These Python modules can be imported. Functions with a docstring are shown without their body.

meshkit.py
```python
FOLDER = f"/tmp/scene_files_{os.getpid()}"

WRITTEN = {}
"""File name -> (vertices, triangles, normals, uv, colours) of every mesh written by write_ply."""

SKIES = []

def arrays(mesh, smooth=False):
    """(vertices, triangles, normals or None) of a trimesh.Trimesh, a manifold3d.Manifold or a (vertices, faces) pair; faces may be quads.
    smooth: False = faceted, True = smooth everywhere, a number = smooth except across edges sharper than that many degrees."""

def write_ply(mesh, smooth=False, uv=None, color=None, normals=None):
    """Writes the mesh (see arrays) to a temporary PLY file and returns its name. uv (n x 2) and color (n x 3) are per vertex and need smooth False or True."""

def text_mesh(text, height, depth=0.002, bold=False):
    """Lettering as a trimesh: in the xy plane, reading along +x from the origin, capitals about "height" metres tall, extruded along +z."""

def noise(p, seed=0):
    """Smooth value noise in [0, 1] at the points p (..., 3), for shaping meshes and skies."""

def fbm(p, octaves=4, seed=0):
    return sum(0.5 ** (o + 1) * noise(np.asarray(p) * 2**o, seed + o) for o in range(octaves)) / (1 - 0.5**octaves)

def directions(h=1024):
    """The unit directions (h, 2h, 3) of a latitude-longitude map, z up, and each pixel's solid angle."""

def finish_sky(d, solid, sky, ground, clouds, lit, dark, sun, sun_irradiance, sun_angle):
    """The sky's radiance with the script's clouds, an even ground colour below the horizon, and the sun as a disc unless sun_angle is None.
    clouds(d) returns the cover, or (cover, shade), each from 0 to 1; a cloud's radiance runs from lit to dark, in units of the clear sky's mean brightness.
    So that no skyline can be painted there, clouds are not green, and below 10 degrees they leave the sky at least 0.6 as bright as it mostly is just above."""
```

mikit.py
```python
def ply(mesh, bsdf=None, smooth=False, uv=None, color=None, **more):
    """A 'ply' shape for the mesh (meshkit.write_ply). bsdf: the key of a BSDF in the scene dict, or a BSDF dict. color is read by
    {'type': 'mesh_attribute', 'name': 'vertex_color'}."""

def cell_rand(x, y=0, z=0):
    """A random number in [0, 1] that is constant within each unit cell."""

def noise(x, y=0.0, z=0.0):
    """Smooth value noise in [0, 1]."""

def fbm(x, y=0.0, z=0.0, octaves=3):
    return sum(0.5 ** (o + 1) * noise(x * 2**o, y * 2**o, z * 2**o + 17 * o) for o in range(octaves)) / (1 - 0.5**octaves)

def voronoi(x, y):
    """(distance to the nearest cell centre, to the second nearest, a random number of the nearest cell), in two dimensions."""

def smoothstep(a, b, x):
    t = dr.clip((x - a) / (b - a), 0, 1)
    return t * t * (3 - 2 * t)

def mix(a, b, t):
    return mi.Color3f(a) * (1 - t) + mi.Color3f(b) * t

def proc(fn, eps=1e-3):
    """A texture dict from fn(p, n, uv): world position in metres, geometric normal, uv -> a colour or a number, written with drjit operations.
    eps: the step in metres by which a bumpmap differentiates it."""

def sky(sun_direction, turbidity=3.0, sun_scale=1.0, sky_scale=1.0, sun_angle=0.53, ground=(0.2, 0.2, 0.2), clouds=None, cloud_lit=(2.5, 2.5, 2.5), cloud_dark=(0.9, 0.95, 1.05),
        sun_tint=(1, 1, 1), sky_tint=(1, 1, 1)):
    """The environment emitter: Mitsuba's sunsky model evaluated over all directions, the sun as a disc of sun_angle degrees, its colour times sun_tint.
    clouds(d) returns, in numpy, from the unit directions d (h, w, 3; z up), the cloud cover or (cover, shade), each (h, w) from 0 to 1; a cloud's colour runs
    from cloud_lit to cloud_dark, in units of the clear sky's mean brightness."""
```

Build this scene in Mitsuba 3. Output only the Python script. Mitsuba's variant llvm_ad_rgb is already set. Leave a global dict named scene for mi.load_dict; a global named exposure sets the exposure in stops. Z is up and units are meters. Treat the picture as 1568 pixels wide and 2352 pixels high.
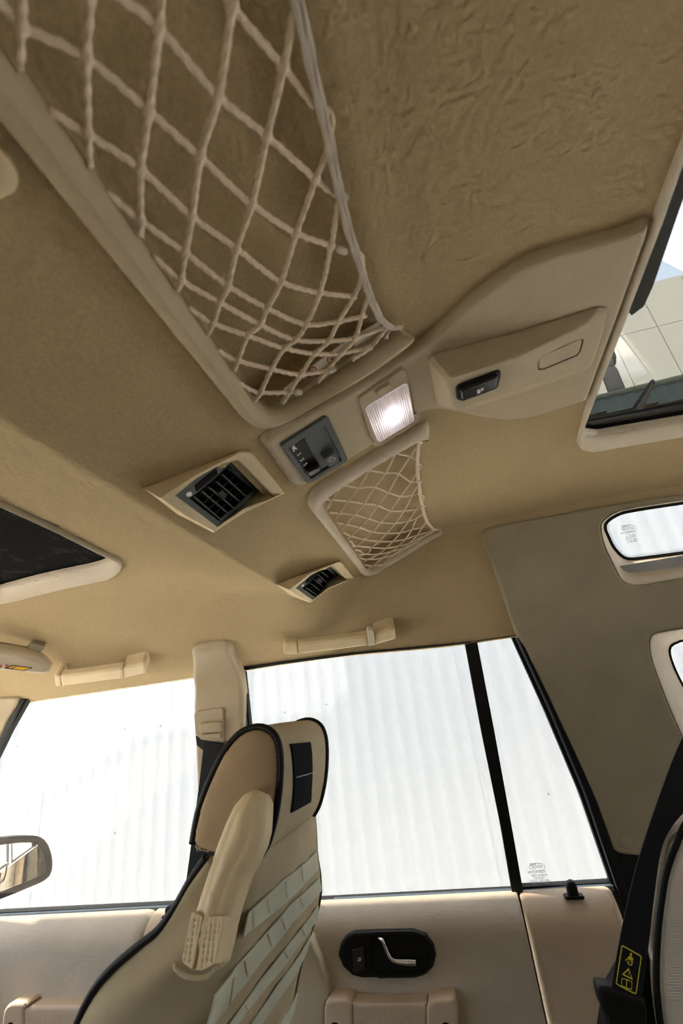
import math, numpy as np, trimesh, mitsuba as mi, mikit, meshkit
import drjit as dr
from mikit import noise, fbm, smoothstep, mix
from scipy.spatial import Delaunay
from shapely.geometry import Polygon, Point
from shapely import contains_xy
T = mi.ScalarTransform4f
rng = np.random.default_rng(7)
scene, labels = {}, {}
# ---------------------------------------------------------------- camera, sky, sun, exposure
# axes: +x to the rear of the car, +y to its right side, +z up; metres; the lens is the origin
FOCAL = 1050.0
RC = np.array([[0.96404324, -0.19820879, -0.17701389], [0.24046958, 0.3671226, 0.89855182], [-0.11311507, -0.90880926, 0.40158524]])
scene['camera'] = {'type': 'thinlens', 'fov': math.degrees(2 * math.atan(784 / FOCAL)), 'fov_axis': 'x',
                   'aperture_radius': 0.0011, 'focus_distance': 0.95, 'near_clip': 0.01, 'far_clip': 200.0,
                   'to_world': T().look_at([0, 0, 0], RC[:, 2].tolist(), (-RC[:, 1]).tolist())}
scene['sky'] = mikit.sky([-0.55, 0.04, 0.83], turbidity=4.0, sun_scale=0.8, sky_scale=1.0, sun_angle=2.0, ground=(0.4, 0.4, 0.38), sun_tint=(0.93, 1.0, 1.03),
                         clouds=lambda d: (0.75 + 0 * d[..., 0], 0 * d[..., 0]), cloud_lit=(1.6, 1.65, 1.7))
exposure = 3.78

# ---------------------------------------------------------------- materials
def pr(color, rough=0.6, spec=0.35, **k):
    c = color if isinstance(color, dict) else {'type': 'rgb', 'value': list(color)}
    return {'type': 'principled', 'base_color': c, 'roughness': rough, 'specular': spec, **k}
def two(b): return {'type': 'twosided', 'b': b}
def bump(b, fn, scale, eps=5e-4): return {'type': 'bumpmap', 'tex': mikit.proc(fn, eps), 'scale': scale, 'b': b}

def headliner_col(p, n, uv):
    f = fbm(p.x * 9, p.y * 9, p.z * 9, 3)
    g = noise(p.x * 650, p.y * 650, p.z * 650)
    return mix((0.375, 0.295, 0.172), (0.415, 0.33, 0.197), f) * (0.88 + 0.24 * g)
def grain_a(p, n, uv): return fbm(p.x * 330, p.y * 330, p.z * 330, 2)
def grain_b(p, n, uv): return noise(p.x * 900, p.y * 900, p.z * 900)
def plastic_col(base, amt=0.12):
    def f(p, n, uv):
        return mix([c * (1 - amt) for c in base], [min(1, c * (1 + amt)) for c in base], fbm(p.x * 14, p.y * 14, p.z * 14, 3)) * (0.95 + 0.1 * noise(p.x * 700, p.y * 700, p.z * 700))
    return f
def weave_col(base):
    def f(p, n, uv):
        s = dr.sin((p.x + p.z) * 2600) * dr.sin((p.y + p.z * 0.4 - p.x * 0.5) * 2600)
        return mi.Color3f(base) * (0.92 + 0.10 * s) * (0.88 + 0.24 * fbm(p.x * 22, p.y * 22, p.z * 22, 3))
    return f
def weave_h(p, n, uv): return 0.5 + 0.5 * dr.sin((p.x + p.z) * 2600) * dr.sin((p.y + p.z * 0.4 - p.x * 0.5) * 2600)
def rib_h(p, n, uv): return 0.5 + 0.5 * dr.sin(p.z * 2100 + 3 * noise(p.x * 40, p.z * 40))
def shade_col(p, n, uv):
    s = 0.5 + 0.5 * dr.sin(p.y * 2400)
    q = smoothstep(0.52, 0.75, noise(p.x * 45, p.y * 60)) * smoothstep(0.45, 0.7, noise(p.x * 300, p.y * 90, 3))
    return mix((0.004, 0.0045, 0.0045), (0.010, 0.011, 0.011), s) + mi.Color3f(0.025) * q * s
def wallout_col(p, n, uv):
    st = fbm(p.x * 2.2, 0, p.z * 0.35, 3)
    return mix((0.30, 0.315, 0.322), (0.335, 0.346, 0.348), st)
def velvet_col(p, n, uv): return mi.Color3f(0.012, 0.013, 0.016) * (0.6 + 0.9 * noise(p.x * 900, p.y * 900, p.z * 900))

M = {
 'headliner': two(bump(pr(mikit.proc(headliner_col), 0.95, 0.1), grain_a, 0.0018, 8e-4)),
 'trim': two(bump(pr(mikit.proc(plastic_col((0.42, 0.355, 0.25))), 0.55, 0.3), grain_b, 0.0002)),
 'vent': two(bump(pr(mikit.proc(plastic_col((0.60, 0.495, 0.315))), 0.5, 0.3), grain_b, 0.0002)),
 'pale_trim': two(bump(pr(mikit.proc(plastic_col((0.52, 0.455, 0.36))), 0.5, 0.3), grain_b, 0.0002)),
 'grey_trim': two(bump(pr(mikit.proc(plastic_col((0.29, 0.258, 0.185))), 0.65, 0.25), grain_b, 0.0002)),
 'door': two(bump(pr(mikit.proc(plastic_col((0.46, 0.40, 0.325))), 0.75, 0.25), grain_a, 0.0009, 8e-4)),
 'tan': two(bump(pr(mikit.proc(plastic_col((0.52, 0.41, 0.30))), 0.5, 0.3), grain_b, 0.0002)),
 'canvas': two(bump(pr(mikit.proc(weave_col((0.43, 0.365, 0.245))), 0.9, 0.12), weave_h, 0.0003)),
 'brown_canvas': two(bump(pr(mikit.proc(weave_col((0.37, 0.275, 0.175))), 0.9, 0.12), weave_h, 0.0003)),
 'cream': two(bump(pr(mikit.proc(weave_col((0.74, 0.69, 0.60))), 0.9, 0.12), rib_h, 0.0006)),
 'webbing': two(bump(pr(mikit.proc(weave_col((0.56, 0.575, 0.47))), 0.9, 0.12), weave_h, 0.0006)),
 'cord': two(pr((0.68, 0.575, 0.46), 0.85, 0.15)),
 'bungee': two(pr((0.52, 0.47, 0.42), 0.8, 0.15)),
 'black': two(pr((0.006, 0.0065, 0.007), 0.5, 0.2)),
 'black_gloss': two(pr((0.012, 0.013, 0.015), 0.22, 0.5)),
 'rubber': two(pr((0.020, 0.023, 0.026), 0.55, 0.3)),
 'seal_blue': two(pr((0.055, 0.075, 0.10), 0.35, 0.5)),
 'slate': two(pr((0.065, 0.075, 0.077), 0.5, 0.35)),
 'velvet': two(pr(mikit.proc(velvet_col), 0.95, 0.05)),
 'mirror_case': two(pr((0.005, 0.006, 0.008), 0.5, 0.15)),
 'strap': two(bump(pr((0.007, 0.009, 0.012), 0.6, 0.2), weave_h, 0.0003)),
 'chrome': two({'type': 'roughconductor', 'material': 'Cr', 'alpha': 0.12}),
 'mirror': two({'type': 'conductor', 'material': 'Ag'}),
 'white_paint': two(pr((0.75, 0.75, 0.73), 0.5)),
 'grey_print': two(pr((0.30, 0.32, 0.34), 0.7)),
 'red_print': two(pr((0.50, 0.06, 0.05), 0.6)),
 'orange_print': two(pr((0.75, 0.42, 0.06), 0.6)),
 'paper': two(pr((0.55, 0.49, 0.42), 0.7)),
 'yellow_print': two(pr((0.55, 0.50, 0.05), 0.6)),
 'thread': two(pr((0.62, 0.52, 0.38), 0.9)),
 'shade': two(pr(mikit.proc(shade_col), 0.9, 0.04)),
 'pane': {'type': 'thindielectric', 'int_ior': 1.25},
 'tinted': {'type': 'thindielectric', 'int_ior': 1.5, 'specular_transmittance': {'type': 'rgb', 'value': [0.34, 0.37, 0.38]}},
 'deep_tint': {'type': 'thindielectric', 'int_ior': 1.5, 'specular_transmittance': {'type': 'rgb', 'value': [0.22, 0.28, 0.28]}},
 'lens': two({'type': 'roughplastic', 'diffuse_reflectance': {'type': 'rgb', 'value': [0.8, 0.8, 0.8]}}),
 'wall_out': two(pr(mikit.proc(wallout_col), 0.6, 0.2)),
 'screw': two(pr((0.16, 0.17, 0.18), 0.6)),
 'clad': two(pr((0.62, 0.55, 0.44), 0.7, 0.2)),
 'concrete': two(pr((0.72, 0.71, 0.69), 0.9, 0.1)),
 'dark_shell': two(pr((0.05, 0.045, 0.04), 0.9, 0.1)),
 'body_paint': two(pr((0.30, 0.32, 0.34), 0.3, 0.5)),
}
M['lens'] = {'type': 'principledthin', 'base_color': {'type': 'rgb', 'value': [0.92, 0.90, 0.95]}, 'roughness': 0.35, 'diff_trans': 1.2, 'spec_trans': 0.0}
for k, v in M.items(): scene['mat_' + k] = v

# ---------------------------------------------------------------- naming
def free(key):
    if key not in scene and key not in labels and not any(s.startswith(key + '__') for s in scene): return key
    i = 1
    while f'{key}_{i:03d}' in scene or f'{key}_{i:03d}' in labels or any(s.startswith(f'{key}_{i:03d}__') for s in scene): i += 1
    return f'{key}_{i:03d}'
def add(name, mesh, mat, parent=None, smooth=35, label=None, **kw):
    key = free((parent + '__' if parent else '') + name)
    if isinstance(mesh, list): mesh = trimesh.util.concatenate(mesh)
    scene[key] = mikit.ply(mesh, 'mat_' + mat, smooth=smooth, **kw)
    if label: labels.setdefault(key, {})['label'] = label
    return key
def thing(name, label, cat, group=None):
    key = free(name); labels[key] = {'label': label, 'category': cat}
    if group: labels[key]['group'] = group
    return key
def struct(name, mesh, mat, label=None, smooth=35):
    k = add(name, mesh, mat, None, smooth); labels[k] = {'kind': 'structure'}
    if label: labels[k]['label'] = label
    return k
def structure(name, label=None):
    labels[name] = {'kind': 'structure'}
    if label: labels[name]['label'] = label
    return name

# ---------------------------------------------------------------- the shape of the cabin
ZF, TS = 0.22, 0.41
X0 = -1.25 * ZF; ZR = (ZF - TS * X0) / (1 - 0.07 * TS); X1 = 0.07 * ZR
WT_Y, WT_Z = 1.04, 0.122                     # top edge of the side glass
def sp(t, s): return s * np.logaddexp(0, t / s)
def smin(a, b, s): return a - sp(a - b, s)
def sstep(a, b, x): t = np.clip((x - a) / (b - a), 0, 1); return t * t * (3 - 2 * t)
def kx(x): return 0.45 + 2.55 * sstep(-0.30, 0.03, x)
def base_z(x):                               # front: shallow dome round the sunroof, a soft bead, then the ramp up to the rear roof
    d = np.minimum(x - X0, 0)
    return ZF + 0.06 * (1 - np.exp(d / 0.3)) - 0.5 * np.minimum(x + 0.72, 0) ** 2 - 0.0035 * np.exp(-((x - X0 + 0.004) / 0.013) ** 2) + TS * (sp(x - X0, 0.010) - sp(x - X1, 0.008))
def H(x, y): return smin(smin(base_z(x), WT_Z + kx(x) * (WT_Y - y), 0.012), WT_Z + 3 * (y + 0.10), 0.012)
def Yw(z): return 1.1 - 0.132 * (z + 0.335)
def Ys(x, z): return smin(Yw(z), WT_Y - (z - WT_Z) / kx(x), 0.012)
SILL = -0.335
def Yd(x, z):                                # door cards: rolled top edge, flat face, bulge for the pull handles
    t = np.clip((SILL + 0.01 - z) / 0.045, 0, 1)
    face = 1.085 - 0.055 * np.sqrt(np.clip(1 - (1 - t) ** 2, 0, 1))
    low = sstep(-0.50, -0.56, z) * 0.03
    return face - low

class Surf:
    def grad(s, u, v):
        e = 1e-4; a, b, c = s.f(u, v), s.f(u + e, v), s.f(u, v + e)
        return (b - a) / e, (c - a) / e
class Ceil(Surf):
    def __init__(s, off=0.0): s.off = off
    def F(s, p): return H(p[..., 0], p[..., 1]) - s.off - p[..., 2]
    def uv(s, p): return p[..., :2]
    f = staticmethod(H)
    def map(s, u, v, h=0.0):
        a, b = s.grad(u, v); n = np.stack([a, b, -np.ones_like(a)], -1); n /= np.linalg.norm(n, axis=-1, keepdims=True)
        return np.stack([u, v, H(u, v) - s.off], -1) + n * np.asarray(h)[..., None]
class Side(Surf):
    def __init__(s, off=0.0, f=Ys): s.off, s.f = off, f
    def F(s, p): return s.f(p[..., 0], p[..., 2]) - s.off - p[..., 1]
    def uv(s, p): return p[..., [0, 2]]
    def map(s, u, v, h=0.0):
        a, b = s.grad(u, v); n = np.stack([a, -np.ones_like(a), b], -1); n /= np.linalg.norm(n, axis=-1, keepdims=True)
        return np.stack([u, s.f(u, v) - s.off, v], -1) + n * np.asarray(h)[..., None]
class Plane(Surf):
    """a flat face through o with normal n (turned to the cabin's middle) and an in-plane axis u"""
    def __init__(s, o, n, u=None):
        s.o = np.asarray(o, float); s.n = np.asarray(n, float) / np.linalg.norm(n)
        if s.n @ s.o > 0: s.n = -s.n
        u = np.array([1.0, 0.01, 0.02]) if u is None else np.asarray(u, float)
        s.u = u - s.n * (u @ s.n); s.u /= np.linalg.norm(s.u); s.v = np.cross(s.n, s.u)
    def F(s, p): return (p - s.o) @ s.n
    def uv(s, p): return np.stack([(p - s.o) @ s.u, (p - s.o) @ s.v], -1)
    def map(s, u, v, h=0.0): return s.o + np.asarray(u)[..., None] * s.u + np.asarray(v)[..., None] * s.v + np.asarray(h)[..., None] * s.n
    def shift(s, d): return Plane(s.o + s.n * d, s.n, s.u)
def plane_y(y): return Plane([0, y, 0], [0, -1, 0], [1, 0, 0])
def plane3(a, b, c): return Plane(a, np.cross(np.subtract(b, a), np.subtract(c, a)), np.subtract(b, a))
def at(px, surf):
    """where the sight line of a point measured on the photograph meets the surface"""
    px = np.atleast_2d(np.asarray(px, float))
    d = np.stack([px[:, 0] - 784, px[:, 1] - 1176, np.full(len(px), FOCAL)], -1) @ RC.T
    d /= np.linalg.norm(d, axis=1, keepdims=True)
    if isinstance(surf, Plane):
        return d * ((surf.o @ surf.n) / (d @ surf.n))[:, None]
    ts = np.linspace(0.05, 4, 500)
    F = surf.F(d[:, None] * ts[None, :, None])
    i = np.argmax((F <= 0), axis=1); i = np.maximum(i, 1)
    lo, hi = ts[i - 1], ts[i]
    for _ in range(40):
        m = (lo + hi) / 2; inside = surf.F(d * m[:, None]) > 0
        lo, hi = np.where(inside, m, lo), np.where(inside, hi, m)
    return d * hi[:, None]
def Z(scale, ox, oy):
    return lambda *pts: [(ox + x / scale, oy + y / scale) for x, y in pts]

# ---------------------------------------------------------------- mesh makers
def rs(p, n, closed=False):
    p = np.asarray(p, float)
    if closed: p = np.vstack([p, p[:1]])
    s = np.r_[0, np.cumsum(np.linalg.norm(np.diff(p, axis=0), axis=1))]
    t = np.linspace(0, s[-1], n + 1)[:-1] if closed else np.linspace(0, s[-1], n)
    return np.stack([np.interp(t, s, p[:, k]) for k in range(p.shape[1])], -1)
def cr(p, m=8, closed=False):
    """Catmull-Rom through the points"""
    p = np.asarray(p, float); n = len(p)
    if n < 3: return rs(p, m + 1)
    q = np.vstack([p[-1:], p, p[:2]]) if closed else np.vstack([2 * p[:1] - p[1:2], p, 2 * p[-1:] - p[-2:-1]])
    t = np.linspace(0, 1, m, endpoint=False)[:, None]; out = []
    for i in range(1, n + 1 if closed else n):
        a, b, c, d = q[i - 1:i + 3]
        out.append(0.5 * (2 * b + (c - a) * t + (2 * a - 5 * b + 4 * c - d) * t ** 2 + (3 * b - a - 3 * c + d) * t ** 3))
    return np.vstack(out + ([] if closed else [p[-1:]]))
def ring_loft(rings, closed=True, cap0=False, cap1=False):
    rings = [np.asarray(r, float) for r in rings]; n = len(rings[0]); v = np.vstack(rings); f = []
    m = n if closed else n - 1
    j = np.arange(m); k = (j + 1) % n
    for i in range(len(rings) - 1):
        a, b = i * n, (i + 1) * n
        f += [np.stack([a + j, a + k, b + k], 1), np.stack([a + j, b + k, b + j], 1)]
    for on, i in ((cap0, 0), (cap1, len(rings) - 1)):
        if on:
            c = len(v); v = np.vstack([v, rings[i].mean(0)]); o = i * n
            t = np.stack([o + j, o + k, np.full(m, c)], 1); f.append(t if i else t[:, ::-1])
    return trimesh.Trimesh(v, np.vstack(f), process=False)
def rounded(poly, r):
    """round the corners of a polygon in metres"""
    p = Polygon(poly).buffer(0)
    if r: p = p.buffer(-r, join_style=1).buffer(2 * r, join_style=1).buffer(-r, join_style=1)
    if p.geom_type != 'Polygon': p = max(p.geoms, key=lambda g: g.area)
    return np.array(p.exterior.coords)[:-1]
def ccw(p):
    x, y = p[:, 0], p[:, 1]
    return p if (x * np.roll(y, -1) - y * np.roll(x, -1)).sum() > 0 else p[::-1]
def slab(poly, surf, depth, r=0.002, holes=(), step=None, nr=4, disp=None, corner=0.0, dome=0.0):
    """a panel whose outline is poly in the surface's own (u, v) metres: side walls, a rounded edge, a face that follows the surface"""
    P = ccw(rounded(poly, corner)); size = np.sqrt(Polygon(P).area)
    step = step or max(0.004, size / 26)
    nb = max(24, int(Polygon(P).length / (step * 0.6)))
    rings_all, tri, V = [], [], []
    def offset(p, d):
        t = np.roll(p, -1, 0) - np.roll(p, 1, 0); t /= np.linalg.norm(t, axis=1, keepdims=True) + 1e-12
        return p + d * np.stack([-t[:, 1], t[:, 0]], 1)
    prof = [(0, -depth)] + ([(0, -r)] if depth > r else []) + [(r * (1 - math.cos(a)), -r + r * math.sin(a)) for a in np.linspace(0, math.pi / 2, nr + 1)[1:]] if r else [(0, -depth), (0, 0)]
    loops = [rs(P, nb, True)]
    for h in holes:
        q = ccw(np.asarray(h, float)); loops.append(rs(q, max(16, int(Polygon(q).length / (step * 0.6))), True)[::-1])
    cap = []
    for L in loops:
        rings = [(offset(L, ins), np.full(len(L), hh)) for ins, hh in prof]
        o = len(V)
        for q, hh in rings: V += list(np.column_stack([q, hh]))
        n = len(L); j = np.arange(n); k = (j + 1) % n
        for i in range(len(rings) - 1):
            a, b = o + i * n, o + (i + 1) * n
            tri += [np.stack([a + j, a + k, b + k], 1), np.stack([a + j, b + k, b + j], 1)]
        cap.append((rings[-1][0], o + (len(rings) - 1) * n))
    inner = Polygon(cap[0][0], [c[0] for c in cap[1:]]).buffer(0)
    safe = inner.buffer(-step * 0.45)
    x0, y0, x1, y1 = inner.bounds
    gx, gy = np.meshgrid(np.arange(x0, x1, step), np.arange(y0, y1, step * 0.87))
    gx = gx + (np.arange(gx.shape[0]) % 2)[:, None] * step / 2
    g = np.stack([gx.ravel(), gy.ravel()], 1); g = g[contains_xy(safe, g[:, 0], g[:, 1])] if not safe.is_empty else g[:0]
    pts = np.vstack([c[0] for c in cap] + [g])
    idx = np.concatenate([c[1] + np.arange(len(c[0])) for c in cap] + [len(V) + np.arange(len(g))])
    D = Delaunay(pts).simplices; cen = pts[D].mean(1)
    D = D[contains_xy(inner.buffer(1e-7), cen[:, 0], cen[:, 1])]
    a, b, c = pts[D[:, 0]], pts[D[:, 1]], pts[D[:, 2]]
    flip = ((b - a)[:, 0] * (c - a)[:, 1] - (b - a)[:, 1] * (c - a)[:, 0]) < 0
    D[flip] = D[flip][:, ::-1]
    tri.append(idx[D])
    hz = np.zeros(len(g))
    if len(g) and (dome or disp):
        from shapely import distance, points
        dist = distance(points(g), inner.exterior)
        if dome: hz = hz + dome * np.sqrt(np.clip(1 - (1 - np.clip(dist / dist.max(), 0, 1)) ** 2, 0, 1))
        if disp: hz = hz + disp(g[:, 0], g[:, 1]) * np.clip(dist / 0.003, 0, 1)
    V = np.vstack([np.array(V), np.column_stack([g, hz])])
    return trimesh.Trimesh(surf.map(V[:, 0], V[:, 1], V[:, 2]), np.vstack(tri), process=False)
def plate(px, surf, depth=0.004, r=0.0015, curve=False, holes=(), **k):
    q = surf.uv(at(px, surf))
    if curve: q = cr(q, 6, True)
    return slab(q, surf, depth, r, [surf.uv(at(h, surf)) for h in holes], **k)
def band(outer, inner, surf, prof, n=90, ends=True, curve=True):
    """a bar between two outlines measured on the photograph; prof = (share of the way across, height) pairs"""
    o, i = at(outer, surf), at(inner, surf)
    o, i = surf.uv(o), surf.uv(i)
    if curve: o, i = cr(o, 6), cr(i, 6)
    o, i = rs(o, n), rs(i, n)
    rings = [surf.map(*(o + (i - o) * a).T, np.full(n, h)) for a, h in prof]
    m = ring_loft([np.array(x) for x in np.swapaxes(np.array(rings), 0, 1)], closed=True, cap0=ends, cap1=ends)
    return m
def tube(pts, r, sides=10, closed=False, caps=True):
    p = np.asarray(pts, float); n = len(p)
    t = (np.roll(p, -1, 0) - np.roll(p, 1, 0)) if closed else np.gradient(p, axis=0)
    t /= np.linalg.norm(t, axis=1, keepdims=True) + 1e-12
    a = np.cross(t[0], [0.3, 0.5, 0.8]); a /= np.linalg.norm(a); A = []
    for k in range(n):
        a = a - t[k] * (a @ t[k]); a /= np.linalg.norm(a); A.append(a)
    A = np.array(A); B = np.cross(t, A)
    th = np.arange(sides) * 2 * math.pi / sides
    R = np.broadcast_to(np.asarray(r, float).reshape(-1, 1) if np.ndim(r) == 1 else r, (n, sides))
    rings = p[:, None] + R[..., None] * (np.cos(th)[None, :, None] * A[:, None] + np.sin(th)[None, :, None] * B[:, None])
    rr = list(rings) + ([rings[0]] if closed else [])
    return ring_loft(rr, True, caps and not closed, caps and not closed)
def cord(ctrl, r=0.002, step=0.0022, twist=900, sides=9):
    p = cr(ctrl, 10); L = np.linalg.norm(np.diff(p, axis=0), axis=1).sum()
    p = rs(p, max(4, int(L / step))); s = np.linspace(0, L, len(p))
    th = np.arange(sides) * 2 * math.pi / sides
    return tube(p, r * (1 + 0.20 * np.cos(3 * th[None, :] - twist * s[:, None] * 0.9)), sides)
def ribbon(left, right, th=0.0012, n=60, crown=0.0):
    """a flat strap between two edge lines in space"""
    a, b = rs(cr(left, 8), n), rs(cr(right, 8), n); t = np.gradient((a + b) / 2, axis=0); nn = np.cross(t, b - a); nn /= np.linalg.norm(nn, axis=1, keepdims=True)
    rings = [a - nn * th, a + nn * th, (a + b) / 2 + nn * (th + crown), b + nn * th, b - nn * th, (a + b) / 2 + nn * (crown - th)]
    return ring_loft(list(np.swapaxes(np.array(rings), 0, 1)), True, True, True)
def box(lo, hi):
    lo, hi = np.array(lo, float), np.array(hi, float)
    m = trimesh.creation.box(hi - lo); m.apply_translation((lo + hi) / 2); return m
def bar3(p, q, w, h, up):
    """a rectangular bar from p to q"""
    p, q, up = (np.asarray(a, float) for a in (p, q, up)); t = q - p; s = np.cross(t, up); s /= np.linalg.norm(s); u = np.cross(s, t); u /= np.linalg.norm(u)
    c = [s * w / 2 + u * h / 2, -s * w / 2 + u * h / 2, -s * w / 2 - u * h / 2, s * w / 2 - u * h / 2]
    return ring_loft([[p + k for k in c], [q + k for k in c]], True, True, True)
def lettering(text, px_origin, px_along, height, surf, mirror=False, bold=False, d=0.0004):
    """flat lettering on a surface: starts at one measured point and runs towards another"""
    a, b = at([px_origin, px_along], surf); m = meshkit.text_mesh(text, height, d, bold)
    A, B = surf.uv(np.array([a, b])); e = (B - A) / np.linalg.norm(B - A); f = np.array([-e[1], e[0]])
    if mirror: f = -f
    v = m.vertices; uv = A + v[:, :1] * e + v[:, 1:2] * f
    return trimesh.Trimesh(surf.map(uv[:, 0], uv[:, 1], v[:, 2]), m.faces, process=False)

# ---------------------------------------------------------------- the cabin shell
def cuts(lo, hi, step, marks):
    g = np.arange(lo, hi, step); g = [x for x in g if all(abs(x - m) > step * 0.4 for m in marks)]
    return np.array(sorted(g + [m + s for m in marks for s in (-4e-4, 4e-4)]))
SLOPE = Ceil(0.0)
cz1 = Z(1.568, 0, 0)                         # readings taken on enlarged crops of the photograph
cz3 = Z(1.96, 300, 900)
sn = Z(1568 / 360, 680, 950)
sw = Z(1568 / 420, 580, 820)
net_big = (-0.146, X1 + 0.03, -0.085, 0.345)          # x0, x1, y0, y1 of the two pockets behind the nets
net_small = (-0.149, X1 + 0.03, 0.56, 0.925)
sf = at([(254, 1281), (0, 1354), (0, 1153)], Ceil(0))
SUN_F = (-1.02, float(sf[0, 0]) + 0.004, 0.02, float(sf[0, 1]) + 0.006)
sr = at([(1339, 985), (1568, 965)], Ceil(0))
SUN_R = (float(sr[0, 0]) - 0.004, 0.95, 0.16, float(sr[:, 1].max()) + 0.012)
hole_a = [(1381, 1213), (1386, 1196), (1412, 1178), (1450, 1168), (1568, 1149), (1720, 1126), (1745, 1150), (1750, 1270), (1700, 1306), (1568, 1327), (1485, 1341), (1450, 1342), (1428, 1330), (1408, 1292), (1388, 1250)]
glass_a = [(1386, 1213), (1391, 1197), (1416, 1180), (1452, 1170), (1568, 1152), (1690, 1134), (1712, 1150), (1715, 1235), (1690, 1256), (1568, 1273), (1490, 1283), (1445, 1287), (1424, 1278), (1406, 1258), (1395, 1236)]
rim_in_f = [(-420, 1432), (0, 1355), (90, 1331), (200, 1308), (228, 1301), (250, 1292), (254, 1284), (250, 1277), (120, 1209), (0, 1153), (-420, 938)]
rim_in_r = [(1730, -60), (1568, 372), (1520, 510), (1500, 563), (1424, 764), (1358, 935), (1341, 980), (1340, 988), (1346, 995), (1374, 999), (1568, 966), (1900, 908)]
HF, HR = (Polygon(at(p, Ceil(0))[:, :2]).buffer(0) for p in (rim_in_f, rim_in_r + [(2600, 780), (2600, -60)]))
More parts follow.
